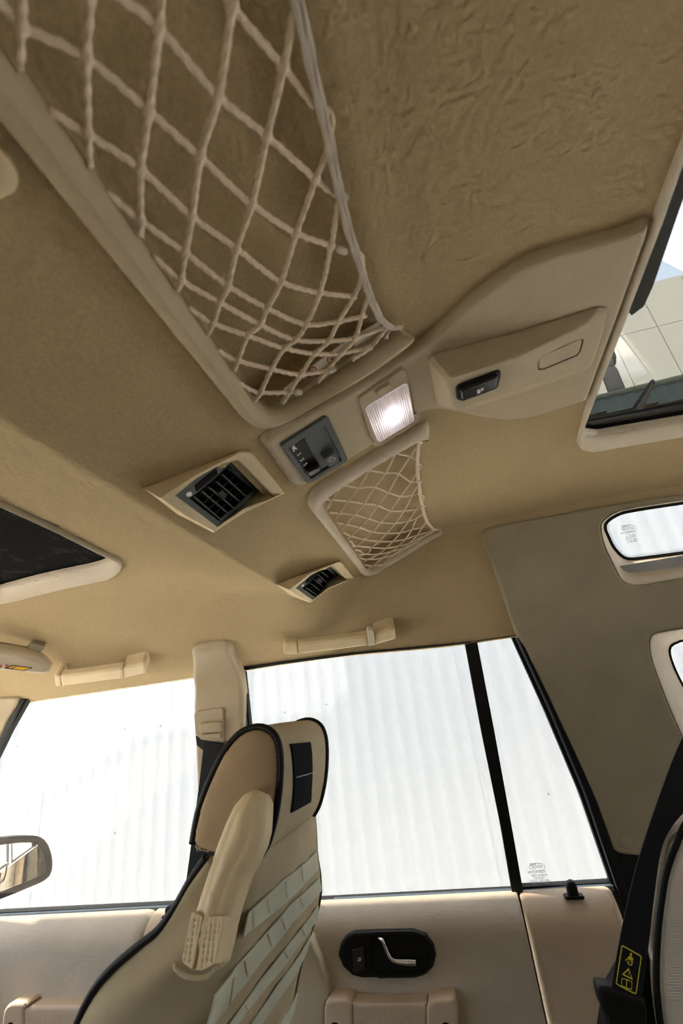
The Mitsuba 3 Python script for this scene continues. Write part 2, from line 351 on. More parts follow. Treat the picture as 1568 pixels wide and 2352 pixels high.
def ceiling_mesh(skin=False):
    xs = cuts(-1.30, 1.55, 0.008, [net_big[0], net_big[1], net_small[0], SUN_F[0], SUN_F[1], SUN_R[0], SUN_R[1]])
    ys = cuts(-0.14, 1.045, 0.008, [net_big[2], net_big[3], net_small[2], net_small[3], SUN_F[2], SUN_F[3], SUN_R[2], SUN_R[3]])
    X, Y = np.meshgrid(xs, ys, indexing='ij'); Zz = H(X, Y)
    for a, b, c, d in () if skin else (net_big, net_small):
        m = (X > a) & (X < b) & (Y > c) & (Y < d); Zz = np.where(m, np.maximum(Zz, smin(smin(ZR + 0 * X, base_z(X) + 0.03 * sstep(X1 - 0.012, X1 - 0.085, X), 0.004), WT_Z + 3 * (WT_Y + 0.02 - Y), 0.012)), Zz)
    if skin: Zz = Zz + 0.055
    V = np.stack([X, Y, Zz], -1).reshape(-1, 3); ny = len(ys)
    i, j = np.meshgrid(np.arange(len(xs) - 1), np.arange(ny - 1), indexing='ij')
    cx, cy = (xs[i] + xs[i + 1]) / 2, (ys[j] + ys[j + 1]) / 2
    keep = np.ones(cx.shape, bool)
    for hp in (HF, HR): keep &= ~contains_xy(hp.buffer(0.03 if skin else 0.005), cx, cy)
    hole = Polygon(cr(Side(0.012).uv(at(hole_a, Side(0.012))), 8, True)).buffer(0.012)
    keep &= ~(contains_xy(hole, cx, H(cx, cy)) & (cy > 0.8))
    for op in () if skin else ([(400, 515), (822, 828), (1090, 645), (1390, 525), (1030, 155), (880, 190), (620, 338)],):
        keep &= ~contains_xy(Polygon(at(Z(1568 / 360, 310, 1020)(*op), Ceil(0))[:, :2]).buffer(-0.004), cx, cy)
    for op in () if skin else ([(440, 600), (730, 805), (990, 590), (1310, 465), (1080, 215), (1040, 225), (720, 345)],):
        keep &= ~contains_xy(Polygon(at(Z(1568 / 210, 620, 1270)(*op), Ceil(0))[:, :2]).buffer(-0.004), cx, cy)
    q = np.stack([i * ny + j, (i + 1) * ny + j, (i + 1) * ny + j + 1, i * ny + j + 1], -1)[keep]
    m = trimesh.Trimesh(V, np.vstack([q[:, [0, 2, 1]], q[:, [0, 3, 2]]]), process=False)
    if skin: e = np.stack([xs, np.full(len(xs), 1.045), H(xs, 1.045) + 0.055], -1); return trimesh.util.concatenate([m, ring_loft([e, e * [1, 0, 1] + [0, 1.075, -0.015], e * [1, 0, 1] + [0, 1.085, -0.05]], closed=False)])
    # folded edge over the side windows
    e = np.stack([xs, np.full(len(xs), 1.045), H(xs, 1.045)], -1)
    return trimesh.util.concatenate([m, ring_loft([e, e + [0, 0.004, -0.002], e + [0, 0.012, -0.001], e + [0, 0.05, 0.03]], closed=False)])
struct('ceiling', ceiling_mesh(), 'headliner', 'tan flocked headliner that steps up behind the front seats', smooth=50)

struct('roof_outside', ceiling_mesh(True), 'body_paint', 'outer roof skin', smooth=50)
# floor, lower sides, ends (mostly out of view; they keep the light in)
struct('floor', box([-1.7, -0.25, -0.98], [1.95, 1.2, -0.94]), 'dark_shell', 'cabin floor')
struct('wall_left', [box([-1.7, -0.25, -0.98], [1.55, -0.19, -0.33]), box([-0.52, -0.22, -0.36], [1.55, -0.13, 0.36])], 'grey_trim', 'left side of the cabin')
struct('wall_back', [box([1.52, -0.25, -0.98], [1.58, 1.2, -0.06]), box([1.50, -0.25, 0.30], [1.58, 1.2, 0.42])], 'grey_trim', 'rear end of the cabin round the open rear window')
struct('wall_front', [box([-1.75, -0.25, -0.98], [-1.66, 1.2, -0.33]), box([-1.72, -0.2, -0.46], [-1.16, 0.98, -0.36])], 'pale_trim', 'dashboard end of the cabin')

# C pillar panel with the roof light and the rear quarter light
CP = Side(0.012)
a6 = Z(1568 / 568, 1000, 1150)
panel_px = [(1105, 1232), (1108, 1222), (1118, 1213), (1140, 1207), (1300, 1178), (1420, 1156), (1568, 1134), (1900, 1085), (2300, 1030),
            (2300, 2050), (1640, 2010), (1475, 1968), (1425, 1963), (1408, 1952), (1390, 1905), (1330, 1765), (1250, 1585), (1205, 1487), (1188, 1463), (1170, 1415), (1140, 1325)]
hole_b = [(1493, 1478), (1500, 1458), (1530, 1450), (1568, 1444), (1760, 1415), (1800, 1440), (1900, 1800), (1850, 1830), (1700, 1850), (1640, 1830), (1600, 1760), (1545, 1640), (1510, 1550), (1497, 1510)]
glass_b = [(1535, 1492), (1541, 1480), (1556, 1473), (1580, 1467), (1760, 1440), (1790, 1455), (1880, 1760), (1840, 1790), (1720, 1805), (1680, 1790), (1650, 1735), (1592, 1625), (1553, 1550), (1538, 1512)]
quv = CP.uv(at(panel_px, CP)); ha, hb = (cr(CP.uv(at(h, CP)), 8, True) for h in (hole_a, hole_b))
wr = structure('wall_right', 'taupe moulded panel between the rear door glass and the rear quarter light')
add('pillar_panel', slab(quv, CP, 0.012, 0.006, [ha, hb], step=0.014, corner=0.004), 'grey_trim', wr)
def tunnel(hole, glass, off_in, off_out, mat, name, frit):
    h = cr(CP.uv(at(hole, CP)), 8, True); A = CP.map(*h.T, np.zeros(len(h)))
    GS = Side(-off_out); g3 = at(glass, GS); g = cr(GS.uv(g3), 8, True); B = GS.map(*g.T, np.zeros(len(g)))
    d = B - A
    rings = [A + (A - A.mean(0)) * 0.05 + [0, 0.010, 0], A + (A - A.mean(0)) * 0.002 + [0, 0.006, 0], A + (A - A.mean(0)) * -0.004 + [0, 0.0015, 0], A + d * 0.04 + (A - A.mean(0)) * -0.012, A + d * 0.5 + (A - A.mean(0)) * -0.004, B]
    add(name + '_recess', ring_loft(rings), mat, wr, smooth=60)
    return GS, g
GA, ga = tunnel(hole_a, glass_a, 0, 0.06, 'pale_trim', 'roof_light', 0)
GB, gb = tunnel(hole_b, glass_b, 0, 0.06, 'pale_trim', 'quarter_light', 0)
def glazing(name, g, S, label, frit_w, kind='pane'):
    w = structure(name, label)
    P = Polygon(g); big = np.array(P.buffer(0.012).exterior.coords)[:-1]; inn = np.array(P.buffer(-frit_w).exterior.coords)[:-1]
    x = ccw(rs(big, 90, True)); m = trimesh.Trimesh(*sheet(x, S, 0.02), process=False)
    add('pane', m, kind, w, smooth=True)
    add('black_border', slab(big, S, 0.001, 0, [inn], step=0.012), 'black', w)
    return w
def sheet(poly, S, step, h=-0.001):
    Pg = Polygon(poly); x0, y0, x1, y1 = Pg.bounds; gx, gy = np.meshgrid(np.arange(x0, x1, step), np.arange(y0, y1, step))
    g = np.stack([gx.ravel(), gy.ravel()], 1); sa = Pg.buffer(-step * 0.4); g = g[contains_xy(sa, g[:, 0], g[:, 1])] if not sa.is_empty else g[:0]
    p = np.vstack([poly, g]); D = Delaunay(p).simplices; c = p[D].mean(1); D = D[contains_xy(Pg, c[:, 0], c[:, 1])]
    return S.map(p[:, 0], p[:, 1], np.full(len(p), h)), D
w3 = glazing('window_3', ga, GA, 'small high roof side light in the taupe panel', 0.006)
w4 = glazing('window_4', gb, GB, 'rear quarter light at the right edge', 0.004)
# dotted fade of the black border, lower and front sides
pa = Polygon(ga); dots = []
for row in range(5):
    ln = np.array(pa.buffer(-0.0072 - 0.0011 * row).exterior.coords); L = rs(ln, int(Polygon(ln).length / 0.0022), True)
    for x, z in L:
        if z < ga[:, 1].mean() + 0.004 or x < ga[:, 0].min() + 0.012:
            s = 0.00062 - 0.0001 * row; q = GA.map(*np.array([[x + s * math.cos(t), z + s * math.sin(t)] for t in np.arange(6) * math.pi / 3]).T, np.full(6, 0.0006))
            dots.append(trimesh.Trimesh(q, [[0, 1, 2], [0, 2, 3], [0, 3, 4], [0, 4, 5]], process=False))
k = add('border_dots', dots, 'black', w3, smooth=False); labels[k] = {'kind': 'stuff'}
for px in [(1205, 1227), (1438, 1932)]:
    c = CP.uv(at([px], CP))[0]; t = np.linspace(0, 2 * math.pi, 28, endpoint=False)
    add('screw_cap', slab(c + 0.0125 * np.stack([np.cos(t), np.sin(t)], 1), Side(0.012), 0.004, 0.0015, dome=0.0006).apply_translation([0, -0.0015, 0]), 'grey_trim', wr)

# B pillar trim with its belt adjuster
def YsB(x, z): return smin(Yw(z), WT_Y - (z - WT_Z) / kx(x), 0.045)
BP = Side(0.027, YsB)
b4 = Z(1568 / 360, 400, 1450)
t1 = structure('trim_1', 'beige trim of the pillar between the two side windows')
poly = b4((165, 235), (172, 205), (215, 178), (480, 140), (530, 140), (572, 180), (585, 270), (605, 330), (640, 385), (690, 960), (740, 1500)) + [(602, 2085), (470, 2085)] + b4((225, 1700), (207, 1250), (200, 1000), (185, 760), (172, 460))
add('pillar_cover', slab(BP.uv(at(poly, BP)), BP, 0.028, 0.011, step=0.012, corner=0.006, nr=6), 'trim', t1)
BA = Side(0.0335)
add('adjuster_plate', plate(b4((196, 830), (215, 800), (470, 765), (488, 780), (494, 1120), (440, 1112), (265, 1085), (210, 1030)), BA, 0.006, 0.002, corner=0.004), 'trim', t1)
BB = Side(0.0445)
add('adjuster_button', plate(b4((243, 925), (265, 915), (450, 905), (468, 925), (468, 1010), (255, 1025), (245, 990)), BB, 0.014, 0.004, corner=0.003), 'trim', t1)
add('adjuster_button', plate(b4((255, 1032), (466, 1015), (460, 1075), (280, 1068)), Side(0.0415), 0.012, 0.003, corner=0.002), 'trim', t1)
add('belt_slot', plate(b4((215, 1045), (300, 1085), (492, 1120), (490, 1185), (300, 1200), (225, 1140)), Side(0.0312), 0.002, 0.0003), 'black', t1)

# A pillar trim
t2 = structure('trim_2', 'beige trim of the windscreen pillar')
add('pillar_cover', plate([(-90, 1612), (38, 1607), (18, 1650), (0, 1690), (-60, 1815), (-130, 1960), (-200, 1960)], Side(0.02), 0.03, 0.006), 'trim', t2)

# side windows: panes, seals and the belt line mouldings
def side_poly(px, off, depth, mat, parent, name, r=0.001, **k): return add(name, plate(px, Side(off), depth, r, **k), mat, parent)
def strip(pl, pr, off, depth, mat, parent, name, S=Side, f=Ys, r=0.0015, n=40):
    o = S(off, f); return add(name, band(pl, pr, o, [(0, -depth), (0, -r), (0.06, 0), (0.94, 0), (1, -r), (1, -depth)], n=n, curve=False), mat, parent)
w1 = structure('window_1', 'front right door window'); w2 = structure('window_2', 'rear right door window')
G1 = Side(-0.004, f=lambda x, z: Yw(z) + 0 * x)
def rect_pane(px, w): x = ccw(rs(G1.uv(at(px, G1)), 80, True)); add('pane', trimesh.Trimesh(*sheet(x, G1, 0.05), process=False), 'pane', w, smooth=True)
rect_pane([(-160, 2120), (520, 2085), (470, 1540), (60, 1600), (0, 1700), (-60, 1810), (-160, 1990)], w1)
rect_pane([(560, 2085), (1190, 2055), (1090, 1470), (545, 1530)], w2)
w5 = structure('window_5', 'fixed quarter pane of the rear right door')
rect_pane([(1195, 2055), (1410, 2045), (1190, 1455), (1090, 1465)], w5)
S0 = lambda off: Side(off, f=lambda x, z: Yw(z) + 0 * x)
def seal(pl, pr, off, mat, w, name='seal', depth=0.014): return add(name, band(pl, pr, S0(off), [(0, -depth), (0, -.001), (0.08, 0), (0.92, 0), (1, -.001), (1, -depth)], n=24, curve=False), mat, w)
seal([(40, 1608), (0, 1690), (-60, 1812), (-120, 1950)], [(53, 1608), (15, 1683), (-47, 1808), (-105, 1950)], 0.016, 'rubber', w1)
seal([(51, 1608), (13, 1687), (-50, 1812), (-108, 1950)], [(63, 1606), (22, 1678), (-38, 1800), (-98, 1950)], 0.010, 'black', w1)
seal([(-160, 2114), (0, 2095), (380, 2077), (520, 2070)], [(-160, 2122), (0, 2102), (380, 2083), (520, 2076)], 0.004, 'black', w1, 'seal')
seal([(-160, 2122), (0, 2102), (380, 2083), (520, 2076)], [(-160, 2140), (0, 2119), (380, 2098), (520, 2092)], 0.012, 'seal_blue', w1, 'waist_moulding')
seal([(546, 1540), (560, 1680), (600, 2085)], [(555, 1540), (569, 1680), (610, 2085)], 0.012, 'seal_blue', w2)
seal([(553, 1540), (567, 1680), (608, 2085)], [(561, 1543), (575, 1680), (617, 2085)], 0.008, 'black', w2)
seal([(552, 1533), (640, 1520), (820, 1498), (1080, 1474)], [(556, 1541), (640, 1527), (820, 1503), (1080, 1476)], 0.008, 'black', w2)
seal([(640, 2071), (740, 2066), (940, 2056), (1175, 2044)], [(640, 2078), (740, 2071), (940, 2061), (1175, 2051)], 0.004, 'black', w2)
seal([(640, 2078), (740, 2071), (940, 2061), (1180, 2049)], [(640, 2090), (740, 2083), (940, 2073), (1180, 2061)], 0.012, 'seal_blue', w2, 'waist_moulding')
seal([(1068, 1482), (1105, 1680), (1150, 1900), (1178, 2062)], [(1096, 1477), (1135, 1680), (1175, 1900), (1203, 2058)], 0.016, 'black', w2, 'glass_divider', 0.03)
seal([(1175, 1466), (1250, 1632), (1330, 1822), (1402, 2030)], [(1184, 1464), (1261, 1630), (1341, 1820), (1412, 2030)], 0.008, 'black', w5)
seal([(1184, 1466), (1261, 1632), (1341, 1822), (1416, 2040)], [(1189, 1464), (1266, 1632), (1346, 1822), (1422, 2050)], 0.016, 'seal_blue', w5)
seal([(1188, 1466), (1265, 1632), (1345, 1822), (1420, 2045)], [(1212, 1480), (1290, 1650), (1372, 1840), (1450, 2075)], 0.012, 'black', w5, 'seal', 0.03)
seal([(1200, 2037), (1300, 2032), (1402, 2026)], [(1200, 2047), (1300, 2040), (1402, 2034)], 0.004, 'black', w5)
seal([(1203, 2047), (1300, 2040), (1408, 2034)], [(1203, 2058), (1300, 2052), (1412, 2047)], 0.012, 'seal_blue', w5, 'waist_moulding')
add('lower_panel', plate([(1370, 1860), (1430, 1950), (1700, 1985), (1760, 2420), (1440, 2420), (1412, 2085), (1402, 2030)], S0(0.006), 0.02, 0.002), 'black', wr)

# the makers' marks etched into two panes, seen from behind
def etched(w, S, oval, rows, ring):
    cx, cy, a, b = oval; t = np.linspace(0, 2 * math.pi, 40, endpoint=False)
    o = [(cx + a * math.cos(q), cy + b * math.sin(q)) for q in t]; i = [(cx + (a - 0.9) * math.cos(q), cy + (b - 0.9) * math.sin(q)) for q in t]
    parts = [plate(o, S, 0.0003, 0, holes=[i])]
    if ring:
        cx, cy, a, b = ring
        o = [(cx + a * math.cos(q), cy + b * math.sin(q)) for q in t]; i = [(cx + (a - 0.8) * math.cos(q), cy + (b - 0.8) * math.sin(q)) for q in t]; parts.append(plate(o, S, 0.0003, 0, holes=[i]))
    for text, p0, p1, hgt in rows: parts.append(lettering(text, p0, p1, hgt, S, mirror=True, d=0.0003))
    add('etched_mark', parts, 'grey_print', w, smooth=False)
e8 = Z(1568 / 250, 1180, 1940)
o = lambda *p: e8(p)[0]
etched(w5, S0(0.001), (*o(335, 322), 18.5, 9.3), [
    ('- LAND', o(400, 298), o(300, 303), 0.0042), ('ROVER -', o(415, 333), o(300, 345), 0.0042), ('PILKINGTON', o(455, 402), o(300, 412), 0.0036), ('KINON E/M', o(478, 452), o(330, 460), 0.0036),
    ('TEMPERED', o(445, 487), o(330, 494), 0.0026), ('43R-001505', o(432, 520), o(300, 530), 0.0028), ('AS2 M220', o(432, 550), o(300, 560), 0.0030), ('E3', o(503, 540), o(460, 544), 0.0042)], (*o(482, 542), 5.8, 6.2))
f8 = Z(1568 / 228, 1340, 1120)
o = lambda *p: f8(p)[0]
etched(w3, Side(-0.0585), (*o(715, 640), 17, 8), [('- LAND', o(790, 612), o(680, 625), 0.0048), ('ROVER -', o(800, 655), o(640, 675), 0.0048), ('PILKINGTON', o(825, 705), o(640, 730), 0.0034),
    ('KINON', o(830, 750), o(700, 765), 0.0032), ('TEMPERED', o(835, 780), o(690, 798), 0.003), ('43R-00150', o(850, 815), o(640, 835), 0.003), ('AS2 M220', o(850, 850), o(640, 878), 0.003)], None)

# ---------------------------------------------------------------- outside
def corrugated(x0, x1, z0, z1, y, pitch=0.1155, amp=0.009):
    xs = np.arange(x0, x1, pitch / 10); p = xs / pitch * 2 * math.pi
    yy = y + amp * np.tanh(1.6 * np.sin(p)) / math.tanh(1.6)
    zs = np.array([z0, z1]); a = [np.stack([xs, yy, np.full(len(xs), z)], 1) for z in zs]
    return ring_loft(a, closed=False)
struct('ground', box([-40, -12, -1.62], [30, 4.0, -1.6]), 'concrete', 'pale concrete yard')
WY = 3.6
wo = structure('wall_outside', 'white corrugated metal wall beside the car')
for i, x in enumerate(np.arange(-9.24, 8.1, 1.155)):
    add('sheet', corrugated(x, x + 1.167, -1.6, 2.13, WY + 0.002 * (i % 2)), 'wall_out', wo, smooth=60)
for zz in (0.07, -0.62, 0.92):
    for x in np.arange(-4.8, 3.9, 0.3465):
        x = x + rng.uniform(-0.02, 0.02); c = trimesh.creation.cylinder(0.0065, 0.004, sections=8); c.apply_transform(trimesh.transformations.rotation_matrix(math.pi / 2, [1, 0, 0])); c.apply_translation([x, WY - 0.019, zz + rng.uniform(-0.02, 0.02)])
        if rng.uniform() < 0.45: add('screw', c, 'screw', wo)
for i, x in enumerate(np.arange(-2.1, 6.6, 0.36)):
    for z0, z1 in ((2.16, 2.70), (2.70, 3.18)): add('cladding_panel', box([x + 0.003, WY - 0.03, z0 + 0.003], [x + 0.357, WY + 0.02, z1 - 0.003]), 'clad', wo)
add('backing_board', box([-9.2, WY + 0.03, -1.6], [9, WY + 0.08, 3.18]), 'wall_out', wo)

# wing mirror
wm = thing('wing_mirror', 'black rimmed wing mirror outside the front side window at the left edge', 'mirror')
MP = Plane([-1.22, 1.30, -0.28], [0.891, -0.453, 0.03], [0.453, 0.891, 0.0])
mpx = [(-75, 1960), (-40, 1937), (0, 1925), (60, 1919), (92, 1922), (110, 1938), (121, 1972), (119, 2003), (104, 2022), (60, 2042), (0, 2066), (-50, 2080), (-80, 2060)]
mq = cr(MP.uv(at(mpx, MP)), 6, True); mi_ = np.array(Polygon(mq).buffer(-0.016).exterior.coords)[:-1]
add('housing', slab(mq, MP, 0.06, 0.004, [mi_], step=0.02), 'mirror_case', wm)
add('glass', slab(np.array(Polygon(mq).buffer(-0.014).exterior.coords)[:-1], MP.shift(-0.004), 0.002, 0, step=0.03), 'mirror', wm, smooth=False)
add('back', slab(np.array(Polygon(mq).buffer(-0.003).exterior.coords)[:-1], MP.shift(-0.012), 0.05, 0.0), 'rubber', wm)
add('arm', box([-1.46, 1.08, -0.40], [-1.36, 1.3, -0.32]), 'rubber', wm)

# ---------------------------------------------------------------- sunroofs
RIM = [(0, -0.004), (0.02, 0.003), (0.12, 0.006), (0.6, 0.006), (0.9, 0.003), (1, -0.003), (1, -0.010), (0.9, -0.010)]
s1 = thing('sunroof', 'front sunroof with its ribbed dark sunshade drawn shut, upper left', 'sunroof')
add('rim', band([(-420, 1470), (0, 1386), (54, 1375), (179, 1343), (250, 1328), (263, 1321), (273, 1313), (279, 1304), (281, 1296), (279, 1289), (274, 1284), (266, 1280), (252, 1273), (120, 1206), (0, 1150), (-420, 934)],
                rim_in_f, Ceil(0), RIM, n=260, curve=False), 'pale_trim', s1)
class Roof(Surf):
    def __init__(s, off): s.off = off
    def f(s, x, y): return base_z(np.asarray(x)) + 0 * np.asarray(y)
    def map(s, u, v, h=0.0): return np.stack([u, v, s.f(u, v) + s.off - np.asarray(h) + 0 * u], -1)
ring = lambda p, d: np.array(p.buffer(d).exterior.coords)[:-1]
add('frame', slab(ring(HF, 0.02), Roof(0.005), 0.016, 0, [ring(HF, 0.004)], step=0.02), 'black', s1)
add('sunshade', slab(ring(HF, 0.016), Roof(0.012), 0.004, 0, step=0.03), 'shade', s1)

s2 = thing('sunroof', 'rear sunroof with clear tinted glass and a black hinge arm, at the right edge', 'sunroof')
add('rim', band([(1660, 60), (1543, 370), (1502, 478), (1482, 540), (1410, 745), (1346, 924), (1325, 998), (1323, 1015), (1333, 1031), (1358, 1036), (1568, 1000), (1900, 940)],
                rim_in_r, Ceil(0), RIM, n=140, curve=False), 'pale_trim', s2)
gz = ZR + 0.022
add('frame', slab(ring(HR, 0.022), Roof(0.005), 0.018, 0, [ring(HR, 0.004)], step=0.02), 'black', s2)
GP = Plane([0, 0, gz], [0, 0, -1], [1, 0, 0])
def flat_sheet(px, S): q = at(px, S); return trimesh.Trimesh(q, [[0, i, i + 1] for i in range(1, len(q) - 1)], process=False)
q = [[SUN_R[0], SUN_R[2], gz], [SUN_R[1], SUN_R[2], gz], [SUN_R[1], SUN_R[3], gz], [SUN_R[0], SUN_R[3], gz]]
add('glass', trimesh.Trimesh(q, [[0, 1, 2], [0, 2, 3]], process=False), 'tinted', s2, smooth=False)
add('wind_deflector', flat_sheet([(1350, 912), (1568, 861), (1900, 780), (1900, 905), (1568, 962), (1335, 1003)], GP.shift(0.006)), 'deep_tint', s2, smooth=False)
add('black_border', plate([(1430, 700), (1470, 580), (1545, 385), (1640, 100), (1690, 100), (1588, 400), (1500, 655), (1478, 704), (1450, 725)], GP.shift(0.002), 0.002, 0), 'black', s2)
add('black_border', plate([(1335, 972), (1568, 928), (1900, 865), (1900, 925), (1568, 985), (1330, 1020)], GP.shift(0.008), 0.002, 0), 'black_gloss', s2)
add('hinge_arm', [plate([(1396, 812), (1402, 805), (1411, 808), (1417, 822), (1416, 838), (1408, 843), (1380, 846)], GP.shift(0.02), 0.012, 0.003), plate([(1382, 866), (1386, 845), (1408, 838), (1420, 853), (1430, 878), (1436, 892), (1396, 902)], GP.shift(0.016), 0.004, 0.001)], 'black_gloss', s2)
add('hinge_arm', plate([(1497, 882), (1505, 878), (1478, 940), (1455, 944)], GP.shift(0.010), 0.006, 0.001), 'black_gloss', s2)

# ---------------------------------------------------------------- overhead console
SL = Plane([X0, 0, ZF], [-TS, 0, 1], [1, 0, TS])
oc = thing('overhead_console', 'beige overhead console in the roof centre with lit reading lamp and switches', 'console')
con = [(604, 1022), (607, 1012), (625, 1002), (760, 925), (850, 873), (935, 818), (985, 781), (1030, 742), (1080, 695), (1135, 653), (1190, 614), (1250, 588), (1350, 561), (1440, 536), (1478, 521), (1500, 497),
       (1489, 550), (1420, 738), (1350, 923), (1270, 949), (1210, 965), (1160, 970), (1110, 964), (1050, 951), (1010, 945), (980, 946), (958, 957), (900, 1000), (800, 1060), (700, 1117), (683, 1121), (668, 1112), (645, 1078)]
CO = Ceil(0.010)
lamp_hole = sw((973, 450), (992, 425), (1308, 233), (1327, 243), (1382, 540), (1370, 557), (1097, 727), (1076, 718))
swi = sw((312, 785), (445, 700), (620, 592), (765, 885), (640, 962), (500, 1047))
add('body', plate(con, CO, 0.014, 0.008, corner=0.003, step=0.008, nr=6, holes=[lamp_hole, swi]), 'trim', oc)
CP2 = SL.shift(0.0125)
add('lamp_bezel', plate(sw((908, 365), (920, 350), (1285, 105), (1318, 112), (1330, 160), (1395, 540), (1385, 560), (1075, 738), (1045, 735), (1025, 700)), CP2, 0.006, 0.0015, corner=0.002,
    holes=[sw((973, 450), (992, 425), (1308, 233), (1327, 243), (1382, 540), (1370, 557), (1097, 727), (1076, 718))]), 'trim', oc)
LP = SL.shift(0.0135)
lens_px = sw((970, 452), (990, 422), (1310, 230), (1330, 241), (1386, 540), (1372, 560), (1095, 730), (1074, 720))
lu = LP.uv(at(lens_px, LP)); la = LP.uv(at(sw((1080, 720), (975, 445)), LP)); ld = (la[1] - la[0]) / np.linalg.norm(la[1] - la[0]); lp = np.array([ld[1], -ld[0]])
add('lamp_lens', slab(lu, LP, 0.0035, 0.0006, corner=0.001, step=0.0007, disp=lambda u, v: 0.00055 * np.sin((u * lp[0] + v * lp[1]) * 2 * math.pi / 0.0027)), 'lens', oc, smooth=60)
add('lamp_button', plate(sw((1070, 315), (1082, 290), (1180, 234), (1200, 243), (1196, 268), (1095, 338), (1078, 335)), SL.shift(0.0165), 0.006, 0.0015, corner=0.001), 'trim', oc)
bc = at(sw((1180, 460)), SL.shift(0.0045))[0]
bulb = trimesh.creation.icosphere(2, 0.0042); bulb.apply_translation(bc)
kb = add('bulb', bulb, 'white_paint', oc, smooth=True); scene[kb]['emitter'] = {'type': 'area', 'radiance': {'type': 'rgb', 'value': [3.6, 3.7, 4.4]}}
# fan and sunroof switch block
SWP = SL.shift(0.0125)
swo = sw((240, 765), (255, 750), (625, 515), (655, 525), (818, 880), (808, 900), (490, 1092), (468, 1078))
swi = sw((312, 785), (445, 700), (620, 592), (765, 885), (640, 962), (500, 1047))
add('switch_bezel', plate(swo, SWP, 0.008, 0.0015, corner=0.002, holes=[swi]), 'slate', oc)
add('switch_well', plate(sw((440, 690), (635, 580), (775, 890), (600, 990)), SL.shift(0.0095), 0.003, 0.0), 'slate', oc)
add('slider_track', plate(sw((300, 785), (452, 698), (610, 975), (498, 1058)), SL.shift(0.0100), 0.003, 0.0003), 'black', oc)
add('divider', plate(sw((443, 700), (452, 696), (600, 955), (590, 960)), SL.shift(0.0125), 0.004, 0.0006), 'slate', oc)
add('switch_well', plate(sw((600, 965), (760, 872), (772, 890), (610, 990)), SL.shift(0.0102), 0.002, 0.0), 'black', oc)
add('slider_knob', plate(sw((470, 1000), (480, 985), (575, 945), (592, 960), (588, 975), (505, 1030), (490, 1026)), SL.shift(0.0195), 0.009, 0.002, corner=0.001), 'black_gloss', oc)
add('push_button', plate(sw((612, 880), (622, 868), (700, 822), (715, 830), (750, 895), (742, 905), (668, 950), (655, 945)), SL.shift(0.0185), 0.009, 0.002, corner=0.001), 'slate', oc, label='grey recirculation push button')
WP = SL.shift(0.0106)
def glyph(t, a, b, h, S, bold=False): return lettering(t, sw(a)[0], sw(b)[0], h, S, bold=bold)
add('numerals', [glyph('1', (375, 838), (388, 846), 0.0052, WP), glyph('2', (402, 884), (421, 894), 0.0052, WP), glyph('3', (427, 928), (445, 936), 0.0052, WP)], 'white_paint', oc, smooth=False)
def disc_px(c, a, b, ang): t = np.linspace(0, 2 * math.pi, 14, endpoint=False); return [(c[0] + a * math.cos(q) * math.cos(ang) - b * math.sin(q) * math.sin(ang), c[1] + a * math.cos(q) * math.sin(ang) + b * math.sin(q) * math.cos(ang)) for q in t]
add('fan_symbol', [plate(sw(*disc_px((352 + dx, 783 + dy), 15, 7, an)), WP, 0.0004, 0) for dx, dy, an in ((4, -14, 1.2), (14, 2, 0.2), (0, 17, 1.3), (-3, -2, 0.1))], 'white_paint', oc, smooth=False)
BPz = SL.shift(0.0187)
add('recirculation_symbol', [tube(at(sw(*pts), BPz), 0.00035, 5) for pts in (((668, 870), (655, 890), (665, 900), (690, 892)), ((690, 860), (708, 868), (705, 885), (692, 890)), ((664, 865), (685, 858)))], 'white_paint', oc, smooth=False)
# switch pod
C8 = lambda off: Ceil(off)
base = [(983, 828), (992, 815), (1180, 765), (1372, 706), (1392, 708), (1394, 722), (1376, 790), (1360, 838), (1345, 852), (1190, 905), (1050, 945), (1003, 928)]
face = [(1028, 884), (1036, 868), (1185, 822), (1340, 752), (1378, 733), (1386, 738), (1372, 790), (1355, 832), (1338, 846), (1190, 895), (1048, 941), (1040, 932)]
offs = [.043, .043, .033, .018, .0125, .0125, .0125, .0125, .0135, .028, .043, .043]
B0 = np.array([at([p], C8(0.006))[0] for p in base])
Bt = np.array([at([p], C8(0.0115))[0] for p in base])
F0 = np.array([at([p], C8(o_))[0] for p, o_ in zip(face, offs)])
def ringsmooth(p): return rs(cr(p, 8, True), 120, True)
fc = F0.mean(0)
Ff = F0 + (fc - F0) * 0.085; Fm = F0 + (Bt - F0) * 0.16
sm = lambda P: np.array(P)
rp = [sm(B0), sm(Bt), sm(Fm), sm(F0 + (fc - F0) * 0.004 + (Bt - F0) * 0.075), sm(F0 + (fc - F0) * 0.030 + (Bt - F0) * 0.02), sm(Ff)]
def dense(P, m=6):
    out = []
    for i in range(len(P)):
        a, b = P[i], P[(i + 1) % len(P)]
        out += [a + (b - a) * t for t in np.linspace(0, 1, m, endpoint=False)]
    return np.array(out)
ringsP = [dense(x) for x in rp]
for kk in (0.66, 0.33): ringsP.append(ringsP[5] * kk + fc * (1 - kk))
add('switch_pod', ring_loft(ringsP, cap1=True), 'trim', oc, smooth=60)
FP = plane3(at([face[0]], C8(.043))[0], at([face[10]], C8(.043))[0], at([face[6]], C8(.0125))[0])
pd = Z(1568 / 460, 960, 680)
add('rocker_bezel', plate(pd((303, 740), (318, 712), (632, 590), (650, 595), (645, 640), (625, 715), (610, 730), (350, 825), (310, 815)), FP.shift(0.0035), 0.006, 0.001, corner=0.002), 'black', oc)
add('rocker_switch', plate(pd((335, 750), (350, 738), (625, 632), (632, 640), (622, 712), (608, 725), (355, 818), (338, 810)), FP.shift(0.0075), 0.006, 0.002, corner=0.001), 'black_gloss', oc)
RW = FP.shift(0.0079)
